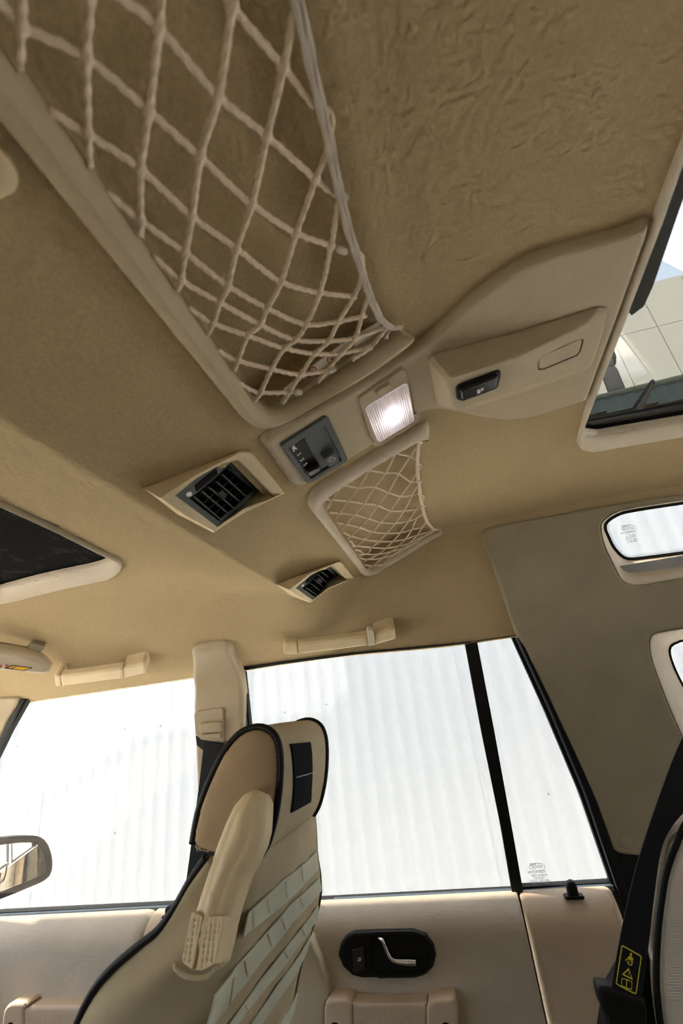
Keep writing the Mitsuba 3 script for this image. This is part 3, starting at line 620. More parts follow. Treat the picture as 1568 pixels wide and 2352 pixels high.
add('rocker_symbol', [plate(pd((462, 738), (485, 729), (486, 742), (463, 750)), RW, 0.0004, 0), plate(pd((463, 753), (486, 745), (487, 758), (464, 766)), RW, 0.0004, 0),
    plate(pd((490, 727), (513, 719), (513, 728), (491, 736)), RW, 0.0004, 0), plate(pd((491, 742), (513, 734), (513, 738), (491, 747)), RW, 0.0004, 0)], 'white_paint', oc, smooth=False)
bl = pd((945, 565), (950, 505), (975, 470), (1250, 345), (1280, 340), (1283, 355), (1262, 435), (1245, 460), (985, 568), (958, 572))
add('blank_plate', plate(bl, FP.shift(0.0012), 0.004, 0.001, corner=0.002), 'trim', oc)
blu = FP.uv(at(bl, FP)); Pb = Polygon(ccw(rounded(blu, 0.003)))
add('blank_groove', slab(np.array(Pb.buffer(0.0013).exterior.coords)[:-1], FP.shift(0.0004), 0.003, 0), 'dark_shell', oc)

# ---------------------------------------------------------------- cargo nets
BAR = [(0, -0.004), (0.0, 0.004), (0.06, 0.009), (0.2, 0.0135), (0.5, 0.016), (0.8, 0.0135), (0.94, 0.009), (1, 0.003), (1, -0.010), (0.8, -0.012)]
nb_ = thing('cargo_net', 'large beige roof pocket with a thick pinkish cord net, upper left', 'cargo net')
outer = [(-240, -30), (-120, 110), (0, 274), (130, 434), (300, 643), (450, 827), (520, 914), (548, 948), (572, 966), (600, 971), (640, 959), (750, 897), (850, 838), (925, 783), (942, 764)]
inner = [(-190, -150), (-100, -30), (0, 100), (121, 255), (255, 448), (357, 596), (507, 810), (560, 888), (578, 912), (592, 927), (612, 934), (644, 928), (702, 899), (797, 835), (912, 752)]
NF = Ceil(0.0)
add('frame', band(outer, inner, SL, BAR, n=150), 'trim', nb_)
NS = SL.shift(0.008)
c1 = cz1
A = [[(770, -120), (835, 20), (1020, 240), (1120, 370), (1150, 385)],
     [(300, -90), (430, -10), (570, 100), (785, 345), (960, 490), (1135, 645), (1190, 690), (1240, 712)],
     [(-60, -40), (20, 30), (75, 95), (310, 210), (535, 400), (720, 565), (905, 735), (1065, 840), (1190, 885), (1240, 905)],
     [(175, 400), (315, 485), (505, 610), (690, 780), (850, 895), (1010, 1015), (1150, 1055), (1270, 1070)],
     [(385, 695), (505, 795), (665, 910), (820, 1030), (960, 1110), (1100, 1170), (1215, 1160), (1320, 1138)],
     [(550, 925), (650, 1010), (790, 1090), (935, 1170), (1060, 1225), (1180, 1230), (1275, 1220), (1390, 1180), (1440, 1178)],
     [(675, 1108), (765, 1165), (890, 1210), (1020, 1255), (1130, 1275), (1225, 1275), (1330, 1252)],
     [(780, 1262), (855, 1300), (975, 1330), (1080, 1350), (1200, 1332)],
     [(855, 1378), (935, 1415), (1080, 1412)]]
Bs = [[(80, -40), (75, 95), (68, 250)],
      [(335, -60), (325, 0), (310, 210), (315, 485), (322, 600)],
      [(585, -90), (570, 100), (535, 400), (505, 610), (505, 795), (505, 850)],
      [(835, 20), (785, 345), (720, 565), (690, 780), (665, 910), (650, 1010), (635, 1045)],
      [(1055, 40), (1020, 240), (960, 490), (905, 735), (850, 895), (820, 1030), (790, 1090), (765, 1165), (745, 1205)],
      [(1160, 390), (1185, 400), (1193, 450), (1175, 540), (1135, 645), (1065, 840), (1010, 1015), (960, 1110), (935, 1170), (890, 1210), (855, 1300), (840, 1335)],
      [(1215, 730), (1190, 885), (1150, 1055), (1100, 1170), (1060, 1225), (1020, 1255), (975, 1330), (935, 1415), (915, 1445)],
      [(1280, 905), (1303, 930), (1297, 1010), (1270, 1070), (1215, 1160), (1180, 1230), (1130, 1275), (1080, 1350), (1020, 1445)],
      [(1320, 1075), (1300, 1140), (1275, 1220), (1225, 1275), (1145, 1372)],
      [(1390, 1180), (1330, 1252), (1268, 1292)]]
knots = {}
def net(thing_key, fams, S, conv, r, twist, lift):
    for fi, fam in enumerate(fams):
        for ln in fam:
            p = at(conv(*ln), S); w = np.sin(np.linspace(0, math.pi, len(p)))
            add('cord', cord(p + S.n * (r * 0.35 * (1 if fi else -1)), r, max(0.0013, r * 0.75), twist), 'cord', thing_key, smooth=True)
    pts = [tuple(p) for p in fams[0] for p in p]; other = {tuple(p) for f in fams[1] for p in f}
    for p in dict.fromkeys(p for p in pts if p in other):
        c = at(conv(p), S)[0]; s = trimesh.creation.icosphere(2, r * 1.55); v = s.vertices; v = v * (1 + 0.12 * np.sin(v[:, :1] / r * 4) * np.sin(v[:, 1:2] / r * 4))
        s.vertices = v * [1.25, 1.1, 0.9] + c; add('knot', s, 'cord', thing_key, smooth=True)
net(nb_, (A, Bs), NS, c1, 0.0019, 900, 0)
for pts, dx in (([(1035, -60), (1060, 0), (1095, 160), (1140, 350), (1175, 500), (1215, 690), (1255, 850), (1290, 950), (1318, 1040), (1345, 1110), (1375, 1160), (1410, 1180)], 0), ([(1060, -60), (1082, 0), (1115, 160), (1155, 350), (1190, 500), (1228, 690), (1268, 850), (1300, 950), (1328, 1040), (1355, 1105), (1385, 1160), (1415, 1175)], 1)):
    add('edge_cord', cord(at(c1(*pts), SL.shift(0.012)), 0.0020, 0.003, 300), 'bungee', nb_, smooth=True, label='grey elastic edge cord')
for a, b in (((1220, 700), (1248, 716)), ((1215, 895), (1245, 908)), ((1060, 1412), (1085, 1414)), ((1180, 1338), (1206, 1330)), ((1310, 1258), (1335, 1250)), ((1405, 1182), (1446, 1176))):
    add('cord_end', tube(at(c1(a, ((a[0] + b[0]) / 2, (a[1] + b[1]) / 2), b), SL.shift(0.011)), np.array([0.0022, 0.0030, 0.0024]), 8), 'bungee', nb_)
for a, b in (((1050, 1400), (1015, 1452)), ((1175, 1345), (1142, 1376)), ((1300, 1262), (1266, 1296)), ((1400, 1190), (1388, 1215))):
    add('hook', tube(at(c1(a, ((a[0] + b[0]) / 2 - 3, (a[1] + b[1]) / 2), b), SL.shift(0.006)), np.array([0.0018, 0.002, 0.0028]), 8), 'bungee', nb_)
# warning label inside the pocket
LB = SL.shift(-0.004)
add('warning_label', plate(c1((995, 1425), (1100, 1335), (1250, 1225), (1415, 1130), (1428, 1160), (1290, 1270), (1150, 1365), (1020, 1458)), LB, 0.001, 0), 'paper', nb_)
lab = []
for c in ((1072, 1380), (1120, 1340), (1198, 1290)):
    oo = disc_px(c, 24, 15, -0.75); ii = disc_px(c, 20, 11.5, -0.75); lab.append(plate(c1(*oo), LB.shift(0.0006), 0.0004, 0, holes=[c1(*ii)]))
    lab.append(plate(c1(*[(c[0] + x, c[1] + y) for x, y in ((-13, -9), (-10, -12), (13, 9), (10, 12))]), LB.shift(0.0006), 0.0004, 0))
add('prohibition_signs', lab, 'red_print', nb_, smooth=False)
add('pictograms', [plate(c1(*[(c[0] + x, c[1] + y) for x, y in ((-8, 6), (6, -8), (9, -4), (-4, 9))]), LB.shift(0.0005), 0.0004, 0) for c in ((1072, 1380), (1120, 1340), (1198, 1290))] + [plate(c1((1228, 1268), (1258, 1240), (1276, 1245), (1270, 1262), (1240, 1285)), LB.shift(0.0005), 0.0004, 0)], 'slate', nb_, smooth=False)

ns_ = thing('cargo_net', 'smaller beige roof pocket with a thin white cord net, below the lit reading lamp', 'cargo net')
o2 = [(982, 985), (978, 966), (930, 993), (860, 1034), (800, 1068), (750, 1098), (722, 1118), (708, 1138), (706, 1158), (716, 1172), (770, 1240), (818, 1303), (831, 1317), (850, 1320), (870, 1312), (930, 1277), (1008, 1228), (1013, 1218)]
i2 = [(970, 1005), (964, 1003), (925, 1023), (880, 1048), (830, 1078), (785, 1108), (752, 1132), (741, 1144), (737, 1154), (742, 1164), (780, 1222), (826, 1285), (838, 1303), (848, 1307), (862, 1300), (925, 1262), (1000, 1220), (1008, 1213)]
NC = Ceil(0.0)
BAR2 = [(a, h * 0.8) for a, h in BAR]
add('frame', band(o2, i2, NC, BAR2, n=170), 'pale_trim', ns_)
A2 = [[(975, 388), (990, 400), (1135, 430), (1195, 462)], [(718, 545), (725, 570), (890, 595), (1020, 605), (1145, 685), (1250, 685)],
      [(448, 695), (455, 715), (620, 745), (780, 740), (915, 790), (1040, 830), (1155, 820), (1225, 798)],
      [(255, 858), (350, 865), (515, 880), (675, 905), (810, 920), (940, 975), (1075, 975), (1195, 960), (1285, 932)],
      [(335, 990), (425, 1000), (575, 1015), (715, 1050), (840, 1090), (985, 1100), (1115, 1080), (1205, 1045), (1270, 1010)],
      [(405, 1100), (490, 1110), (625, 1140), (760, 1185), (895, 1200), (1035, 1195), (1150, 1165), (1255, 1140), (1325, 1105)],
      [(470, 1192), (545, 1225), (675, 1260), (825, 1280), (960, 1280), (1085, 1260), (1205, 1220), (1380, 1170)],
      [(530, 1280), (560, 1290), (595, 1325), (745, 1340), (890, 1350), (1015, 1330), (1120, 1305), (1260, 1240), (1330, 1205)],
      [(588, 1368), (640, 1375), (685, 1405), (810, 1410), (940, 1385), (1060, 1350), (1200, 1290)],
      [(630, 1445), (710, 1460), (850, 1450), (960, 1420), (1060, 1370)], [(685, 1515), (760, 1525), (870, 1510), (925, 1470)]]
B2 = [[(455, 715), (350, 865), (310, 945)], [(725, 570), (620, 745), (515, 880), (425, 1000), (382, 1062)],
      [(990, 400), (890, 595), (780, 740), (675, 905), (575, 1015), (490, 1110), (440, 1165)],
      [(1200, 335), (1135, 430), (1020, 605), (915, 790), (810, 920), (715, 1050), (625, 1140), (545, 1225), (505, 1255)],
      [(1222, 500), (1240, 515), (1225, 560), (1145, 685), (1040, 830), (940, 975), (840, 1090), (760, 1185), (675, 1260), (595, 1325), (560, 1320)],
      [(1200, 730), (1155, 820), (1075, 975), (985, 1100), (895, 1200), (825, 1280), (745, 1340), (730, 1380), (685, 1405), (620, 1415)],
      [(1255, 815), (1272, 835), (1260, 870), (1195, 960), (1115, 1080), (1035, 1195), (960, 1280), (890, 1350), (810, 1410), (710, 1460), (675, 1482)],
      [(1260, 1000), (1205, 1045), (1150, 1165), (1085, 1260), (1015, 1330), (940, 1385), (850, 1450), (760, 1525), (720, 1545)],
      [(1312, 1055), (1255, 1140), (1205, 1220), (1120, 1305), (1060, 1350), (960, 1420), (870, 1510), (830, 1528)],
      [(1380, 1170), (1260, 1240), (1200, 1290), (1060, 1370), (1005, 1425)]]
net(ns_, (A2, B2), SL.shift(0.006), sn, 0.00135, 1300, 0)
for off in (-9, 0, 9):
    add('edge_cord', cord(at(sn(*[(x + off, y) for x, y in ((1240, 225), (1222, 330), (1213, 450), (1212, 560), (1225, 690), (1238, 800), (1255, 900), (1275, 985), (1302, 1070), (1345, 1130), (1385, 1165))]), SL.shift(0.009 + 0.001 * (off == 0))), 0.0014, 0.0025, 300), 'cord', ns_, smooth=True)
for a, b in (((1185, 265), (1255, 295)), ((1195, 685), (1252, 684)), ((1240, 935), (1292, 925)), ((1345, 1150), (1415, 1165))):
    add('cord_end', tube(at(sn(a, ((a[0] + b[0]) / 2, (a[1] + b[1]) / 2), b), SL.shift(0.011)), np.array([0.0016, 0.0022, 0.0018]), 8), 'cord', ns_)

# ---------------------------------------------------------------- air vents
def pscale(pl, k): c = np.mean(pl, 0); return [tuple(c + (np.array(p) - c) * k) for p in pl]
def make_vent(label, cv, d):
    v = thing('air_vent', label, 'air vent', 'air vents in the headliner')
    up = lambda pts, offs: np.array([at(cv(p), SL.shift(o))[0] for p, o in zip(pts, offs)])
    B, F, O = up(d['base'], [-0.001] * 8), up(d['face'], d['foff']), up(d['open'], d['ooff'])
    B2 = up(d['base'], [0.003] * 8)
    gp = plane3(at(cv(d['quad'][0]), SL.shift(d['goff'][0]))[0], at(cv(d['quad'][1]), SL.shift(d['goff'][1]))[0], at(cv(d['quad'][3]), SL.shift(d['goff'][2]))[0])
    Q = np.array([at(cv(p), gp)[0] for p in d['frame8']])
    R = [B, B2, B2 + (F - B2) * 0.92, F + (O - F) * 0.06, F + (O - F) * 0.94, O + (Q - O) * 0.06, Q]
    add('housing', ring_loft([dense(r, 8) for r in R]), 'vent', v, smooth=42)
    add('grille_frame', plate(cv(*pscale(d['frame8'], 1.01)), gp.shift(0.001), 0.002, 0.0005, holes=[cv(*d['hole'])]), 'slate', v)
    add('duct', plate(cv(*d['frame8']), gp.shift(-0.012), 0.002, 0), 'black', v)
    h0, h1, st = d['vane']
    for k_ in range(1, 5):
        a, b = at(cv((h0[0] + st[0] * k_, h0[1] + st[1] * k_), (h1[0] + st[0] * k_, h1[1] + st[1] * k_)), gp.shift(-0.006))
        add('vane', bar3(a, b, 0.0012, 0.009, gp.n), 'black', v)
    for a, b in d['slats']:
        a, b = at(cv(a, b), gp.shift(-0.0015)); add('slat', bar3(a, b, d['sw'], 0.006, gp.n), 'slate', v)
    add('knob', plate(cv(*d['knob']), gp.shift(0.0035), 0.006, 0.001), 'rubber', v)
    a, b = (np.array(x) for x in d['dial']); pa_, pb_ = at(cv(tuple(a), tuple(b)), gp.shift(0.0012)); n = 22
    add('thumb_wheel', [bar3(pa_ + (pb_ - pa_) * (i + 0.1) / n, pa_ + (pb_ - pa_) * (i + 0.6) / n, d['dw'], 0.003, gp.n) for i in range(n)] + [bar3(pa_, pb_, d['dw'] * 0.95, 0.0016, gp.n)], 'black', v)
    c, a_, b_ = d['dot']; add('dot_mark', plate(cv(*disc_px(c, a_, b_, -0.4)), gp.shift(0.0016), 0.0006, 0), 'white_paint', v)
    c, a_, b_ = d['ring']
    add('ring_mark', plate(cv(*disc_px(c, a_, b_, -0.4)), gp.shift(0.0016), 0.0006, 0, holes=[cv(*disc_px(c, a_ * 0.7, b_ * 0.7, -0.4))]), 'white_paint', v)
    return v
v1 = Z(1568 / 360, 310, 1020)
V1 = dict(base=[(85, 440), (420, 700), (785, 888), (1075, 695), (1500, 490), (1165, 80), (1060, 65), (480, 285)], face=[(250, 540), (500, 715), (788, 872), (1085, 680), (1478, 488), (1148, 92), (1050, 84), (590, 318)], foff=[.034, .034, .030, .018, .008, .008, .010, .022],
    open=[(400, 515), (620, 675), (822, 828), (1090, 645), (1390, 525), (1030, 155), (880, 190), (620, 338)], ooff=[.032, .032, .028, .016, .007, .007, .012, .022],
    quad=[(400, 515), (822, 828), (1255, 455), (985, 170)], goff=[.030, .027, -.012], frame8=[(400, 515), (620, 677), (822, 828), (1060, 640), (1255, 455), (985, 170), (870, 197), (600, 347)],
    hole=[(545, 545), (645, 470), (745, 385), (840, 300), (940, 212), (1190, 455), (1090, 555), (985, 655), (910, 700), (845, 772)], vane=((560, 548), (940, 225), (58, 54)),
    slats=[((565, 515), (860, 765)), ((650, 465), (910, 685)), ((720, 425), (985, 645)), ((795, 368), (1045, 583)), ((855, 298), (1095, 520)), ((925, 235), (1180, 455))], sw=0.0014,
    knob=[(832, 490), (885, 463), (925, 510), (910, 545), (885, 555)], dial=((605, 440), (815, 268)), dw=0.0075, dot=((543, 503), 30, 22), ring=((888, 213), 28, 20))
v2 = Z(1568 / 210, 620, 1270)
V2 = dict(base=[(100, 535), (360, 735), (680, 865), (985, 630), (1440, 430), (1215, 150), (1165, 145), (660, 325)], face=[(330, 630), (520, 765), (690, 850), (985, 612), (1420, 424), (1206, 162), (1150, 165), (710, 345)], foff=[.034, .032, .028, .018, .008, .008, .010, .022],
    open=[(440, 600), (580, 705), (730, 805), (990, 590), (1310, 465), (1080, 215), (1040, 225), (720, 345)], ooff=[.032, .030, .026, .015, .007, .007, .012, .022],
    quad=[(440, 600), (730, 805), (1170, 375), (1030, 238)], goff=[.030, .025, -.012], frame8=[(440, 600), (580, 702), (730, 805), (960, 585), (1170, 375), (1030, 238), (960, 250), (690, 385)],
    hole=[(553, 600), (640, 535), (740, 430), (860, 315), (965, 258), (1112, 402), (960, 565), (870, 660), (805, 722), (765, 750)], vane=((560, 605), (960, 268), (42, 30)),
    slats=[((590, 585), (805, 722)), ((690, 520), (865, 660)), ((750, 450), (920, 595)), ((810, 365), (968, 512)), ((870, 310), (985, 410)), ((975, 262), (1110, 400))], sw=0.0014,
    knob=[(815, 450), (850, 430), (905, 460), (885, 525), (830, 500)], dial=((618, 495), (845, 312)), dw=0.0070, dot=((562, 563), 26, 20), ring=((900, 280), 20, 12))
make_vent('nearer air vent in a wedge shaped cream housing, left of the switch block', v1, V1)
make_vent('farther, smaller looking air vent in a cream housing, under the small net pocket', v2, V2)
vo = thing('roof_fitting', 'rounded end of a yellowish tan roof fitting at the left edge beside the large net', 'roof fitting')
add('shell', plate([(-160, 352), (-40, 335), (0, 345), (26, 370), (44, 402), (48, 430), (38, 452), (0, 470), (-160, 500)], SL.shift(0.010), 0.011, 0.006, corner=0.004), 'vent', vo)

# ---------------------------------------------------------------- grab handles, sun visor
def grab(label, cv, ref, grip, left, right, hook=None):
    g = thing('grab_handle', label, 'grab handle', 'grab handles over the side windows')
    hp = plane3(*at(cv(*ref), Side(0.0)))
    add('grip', plate(cv(*grip), hp.shift(0.034), 0.016, 0.006, nr=6), 'vent', g)
    add('end_cap', plate(cv(*left), hp.shift(0.034), 0.036, 0.005, corner=0.003), 'vent', g)
    add('end_cap', plate(cv(*right), hp.shift(0.032), 0.036, 0.006, corner=0.003), 'vent', g)
    if hook: add('coat_hook', plate(cv(*hook), hp.shift(0.039), 0.012, 0.003), 'pale_trim', g)
g1 = Z(1568 / 440, 0, 1440); g2 = Z(1568 / 610, 640, 1420)
grab('plain beige grab handle over the front side window, left of the pillar', g1, [(460, 440), (1180, 340), (800, 480)], [(488, 405), (560, 400), (780, 372), (1000, 340), (1010, 425), (760, 458), (500, 490)],
     [(440, 410), (450, 402), (489, 403), (498, 490), (460, 492), (446, 485)], [(1000, 340), (1160, 301), (1182, 304), (1190, 385), (1100, 408), (1010, 426)])
grab('beige grab handle with a coat hook over the rear side window', g2, [(30, 190), (690, 95), (350, 210)], [(108, 152), (300, 128), (520, 102), (528, 165), (300, 195), (118, 216)],
     [(25, 160), (32, 148), (106, 150), (116, 216), (35, 218), (28, 206)], [(562, 97), (640, 66), (685, 60), (693, 126), (575, 160)], [(519, 80), (525, 70), (548, 67), (558, 85), (572, 158), (530, 166)])
sv = thing('sun_visor', 'folded down beige sun visor with an orange warning label at the left edge', 'sun visor')
VP = Plane([-0.86, 0.81, 0.170], [0.50, -0.62, -0.60], [0.7, 0.6, 0.0])
add('panel', plate(g1((-420, 175), (0, 190), (150, 213), (260, 235), (340, 268), (392, 312), (415, 350), (408, 383), (330, 402), (250, 394), (130, 375), (0, 370), (-420, 385)), VP, 0.026, 0.012, nr=7), 'pale_trim', sv)
add('hinge_bracket', plate(g1((-250, 140), (0, 160), (185, 195), (213, 190), (240, 150), (262, 135), (366, 158), (352, 192), (305, 236), (150, 226), (0, 205), (-250, 190)), VP.shift(-0.022), 0.02, 0.003), 'grey_trim', sv)
add('warning_label', plate(g1((30, 340), (100, 313), (268, 335), (196, 362)), VP.shift(0.0008), 0.0006, 0), 'slate', sv)
add('warning_label', [plate(g1((62, 336), (108, 319), (128, 322), (84, 340)), VP.shift(0.0015), 0.0005, 0), plate(g1((98, 342), (136, 323), (250, 337), (192, 356)), VP.shift(0.0015), 0.0005, 0)], 'orange_print', sv, label='orange panels of the label', smooth=False)
add('warning_label', plate(g1((-260, 300), (60, 306), (30, 340), (-260, 334)), VP.shift(0.0008), 0.0005, 0), 'paper', sv)
add('warning_print', [bar3(*at(g1(a, b), VP.shift(0.0016)), 0.0016, 0.0006, VP.n) for a, b in (((-20, 312), (-8, 330)), ((-8, 312), (-20, 330)), ((2, 320), (18, 322)), ((10, 312), (8, 332)), ((40, 312), (58, 312)), ((58, 312), (62, 322)), ((62, 322), (50, 328)))], 'red_print', sv, smooth=False)

# ---------------------------------------------------------------- doors
def door_card(x0, x1, parent, mat, y_in=1.03, zb=-0.75, bulge=0.0, rnd=0.012):
    ph = np.linspace(0, math.pi / 2, 9)
    pr_ = [(1.088, SILL + 0.004)] + [(1.082 - (1.082 - y_in) * math.sin(p), SILL + 0.003 - 0.045 * (1 - math.cos(p))) for p in ph]
    pr_ += [(y_in, z) for z in np.linspace(SILL - 0.055, -0.47, 8)] + [(y_in - bulge * t, -0.47 - 0.03 * t) for t in (0.15, 0.5, 0.85, 1)] + [(y_in - bulge, zb)]
    pr_ = np.array(pr_); rings = []
    for x, d in [(x0, rnd * 1.6)] + [(x0 + rnd * (1 - math.cos(a)), rnd * (1 - math.sin(a))) for a in (0, .5, 1, 1.57)] + [(x0 + (x1 - x0) * t, 0) for t in np.linspace(0.05, 0.95, 24)] + [(x1 - rnd * (1 - math.cos(a)), rnd * (1 - math.sin(a))) for a in (1.57, 1, .5, 0)] + [(x1, rnd * 1.6)]:
        w = np.clip((pr_[:, 0] - y_in) / 0.02, 0, 1); rings.append(np.stack([np.full(len(pr_), x), pr_[:, 0] + d * (1 - 0.3 * w), pr_[:, 1] - d * 0.4 * w], 1))
    return ring_loft(rings, closed=False)
D_ = lambda px, y=1.085: at([px], plane_y(y))[0]
d1 = structure('door_1', 'front right door card in beige vinyl'); d2 = structure('door_2', 'rear right door card in beige vinyl')
xs1 = D_((360, 2105))[0]; xs2 = D_((1191, 2062))[0]; xe2 = D_((1424, 2085), 1.04)[0]
add('card', door_card(-1.62, xs1, d1, 'door', rnd=0.02), 'door', d1, smooth=50)
add('rear_cap', door_card(xs1 - 0.004, -0.60, d1, 'tan', y_in=1.035, rnd=0.014), 'tan', d1, smooth=50)
add('card', door_card(-0.585, xs2 - 0.001, d2, 'door', rnd=0.004), 'door', d2, smooth=50)
add('rear_cap', door_card(xs2 + 0.002, xe2, d2, 'tan', y_in=1.035, rnd=0.012), 'tan', d2, smooth=50)
add('seam_backing', [box([xs2 - 0.03, 1.075, -0.75], [xs2 + 0.03, 1.09, SILL - 0.004]), box([xs1 - 0.05, 1.075, -0.75], [xs1 + 0.05, 1.09, SILL - 0.004])], 'black', d2)
z7 = Z(1568 / 440, 0, 2020); z6 = Z(1568 / 600, 640, 2050)
KP = plane_y(1.052)
def lock(d, knob, foot, y):
    add('lock_knob', plate(knob, plane_y(y), 0.012, 0.004, nr=6, corner=0.002), 'black', d)
    add('lock_ferrule', plate(foot, plane_y(y - 0.004), 0.016, 0.001), 'black', d)
lock(d1, z7((1345, 310), (1343, 245), (1362, 222), (1395, 219), (1412, 242), (1415, 310)), z7((1315, 318), (1325, 302), (1400, 300), (1392, 323)), 1.05)
lock(d2, e8((795, 780), (775, 690), (760, 600), (780, 548), (825, 530), (882, 548), (910, 600), (932, 690), (950, 775)), e8((730, 772), (745, 748), (1000, 742), (1025, 770), (1000, 797), (770, 803)), 1.052)
def honey(u, v): return 0.0011 * np.clip(np.sin(u * 1150) * np.sin((v + 0) * 1150), 0, 1)
PY = plane_y(1.0)
add('pull_handle_bracket', plate(z7((-5, 1400), (12, 1160), (25, 1075), (55, 1030), (100, 1007), (205, 1005), (238, 1030), (196, 1056), (186, 1100), (182, 1400)), PY, 0.04, 0.006, corner=0.002), 'tan', d1)
add('pull_handle_grip', plate(z7((190, 1400), (190, 1060), (225, 1040), (300, 1036), (700, 1036), (700, 1400)), plane_y(1.004), 0.03, 0.006, step=0.0016, disp=honey), 'tan', d1)
add('pull_handle_bracket', plate(z7((640, 1400), (650, 1120), (680, 1060), (705, 1036), (900, 1036), (900, 1400)), PY, 0.04, 0.006, corner=0.002), 'tan', d1)
PZ = plane_y(0.995)
add('pull_handle_bracket', plate(z6((272, 1000), (272, 700), (280, 660), (300, 645), (400, 642), (428, 662), (438, 690), (440, 1000)), PZ, 0.035, 0.005, corner=0.002), 'tan', d2)
add('pull_handle_bracket', plate(z6((888, 1000), (886, 690), (900, 665), (930, 645), (1040, 640), (1056, 655), (1072, 760), (1076, 1000)), PZ, 0.035, 0.005, corner=0.002), 'tan', d2)
add('pull_handle_grip', plate(z6((440, 1000), (440, 668), (886, 668), (888, 1000)), plane_y(0.999), 0.03, 0.004, step=0.0016, disp=honey), 'tan', d2)
for q in ((335, 789), (1000, 789)): add('screw_recess', plate(z6(*disc_px(q, 18, 9, 0)), PZ.shift(0.0006), 0.001, 0), 'black', d2)
add('screw_recess', plate(z7(*disc_px((86, 1180), 18, 9, 0)), PY.shift(0.0006), 0.001, 0), 'black', d1)
add('screw_dish', plate(z7(*disc_px((290, 1000), 55, 40, 0)), plane_y(1.0298), 0.001, 0), 'grey_trim', d1) if False else None
HB = plane_y(1.022)
ov = z6((355, 380), (366, 318), (400, 265), (450, 243), (560, 237), (800, 232), (880, 255), (928, 318), (942, 385), (925, 450), (880, 494), (820, 510), (500, 518), (440, 502), (385, 450))
inn = z6((560, 300), (590, 262), (800, 258), (862, 280), (905, 330), (916, 385), (900, 440), (862, 474), (810, 488), (600, 492), (565, 470), (555, 380))
add('handle_bezel', plate(ov, HB, 0.012, 0.005, nr=5, holes=[inn]), 'black', d2, label='black oval bezel of the inner door handle')
add('handle_cup', plate(pscale(inn, 1.04), HB.shift(-0.005), 0.002, 0), 'black', d2)
lv = at(z6((600, 286), (622, 290), (640, 330), (662, 380), (690, 408), (730, 416), (780, 419), (824, 420)), HB.shift(0.006)); lv[0] += [0, 0.006, 0]
lv = cr(lv, 6); rad = np.interp(np.linspace(0, 1, len(lv)), [0, .3, .6, .85, 1], [.003, .0032, .0032, .0048, .0046])
add('handle_lever', tube(lv, rad, 12), 'chrome', d2, smooth=60, label='chrome release lever')
add('window_switch', plate(z6((438, 345), (500, 330), (510, 335), (518, 468), (458, 484), (448, 476)), HB.shift(0.004), 0.006, 0.0015), 'black_gloss', d2)
add('switch_symbol', plate(z6((470, 398), (492, 388), (494, 410), (470, 416), (472, 408), (488, 404)), HB.shift(0.0046), 0.0005, 0), 'grey_print', d2, smooth=False)
add('lower_cover', plate([(640, 2092), (712, 2160), (733, 2205), (750, 2262), (753, 2292), (746, 2310), (742, 2460), (560, 2460), (560, 2092)], plane_y(1.005), 0.03, 0.006), 'trim', t1)

# ---------------------------------------------------------------- front seat
z5 = Z(2.24, 150, 1550)
fs = thing('front_seat', 'front seat in a brown canvas cover with black piping, webbing straps and velcro patch', 'car seat')
pn = at(z5((728, 945), (650, 1060), (570, 1200), (480, 1322), (380, 1402), (250, 1512), (150, 1630), (70, 1790), (20, 1960), (-60, 2200), (-120, 2420)), plane_y(0.585))
bn = at(z5((965, 955), (975, 1080), (930, 1290), (850, 1560), (750, 1796), (690, 1960), (600, 2200), (520, 2420)), plane_y(0.615))
pn, bn = rs(cr(pn, 8), 56), rs(cr(bn, 8), 56)
YF = 0.873
bfp = at(z5((1292, 805), (1300, 905), (1320, 1020), (1322, 1110), (1305, 1200), (1265, 1340), (1215, 1520), (1180, 1680), (1160, 1800), (1120, 2000), (1040, 2350)), plane_y(YF))
def far_x(z): return np.interp(z, bfp[::-1, 2], bfp[::-1, 0])
rows = []
for i in range(56):
    a, b = pn[i], bn[i]; t = i / 40; bf = np.array([far_x(b[2]), YF, b[2]]); pf = np.array([a[0], YF + 0.03, a[2]])
    bul = 0.010 + 0.016 * math.sin(min(1, t * 1.3) * math.pi / 2)
    side = [a + (b - a) * s + np.array([0, -bul * math.sin(math.pi * s) ** 0.8 - 0.004 * math.sin(9 * s + 7 * t), 0]) for s in np.linspace(0, 1, 12)]
    nrm = np.array([1.0, 0, 0]); back = [b + (bf - b) * s + nrm * (0.008 * math.sin(math.pi * s) + 0.0012 * math.sin(26 * s + 9 * t)) for s in np.linspace(0, 1, 16)[1:]]
    rest = [bf + (pf - bf) * s + np.array([0, bul * math.sin(math.pi * s), 0]) for s in np.linspace(0, 1, 8)[1:]]
    frt = [pf + (a - pf) * s + np.array([0.03 * math.sin(math.pi * s), 0, 0]) for s in np.linspace(0, 1, 10)[1:-1]]
    rows.append(np.array(side + back + rest + frt))
top = rows[0].mean(0); lead = [top + (rows[0] - top) * s + np.array([0, 0, 0.006 * (1 - s)]) for s in (0.05, 0.4, 0.75, 0.93)]
add('cover', ring_loft(lead + rows, cap0=True), 'canvas', fs, smooth=55)
add('piping', tube(cr(pn + np.array([0.0, -0.001, 0.002]), 2), 0.0045, 9), 'black', fs, smooth=True)
sw_ = bn + np.array([-0.028, -0.020, 0]);
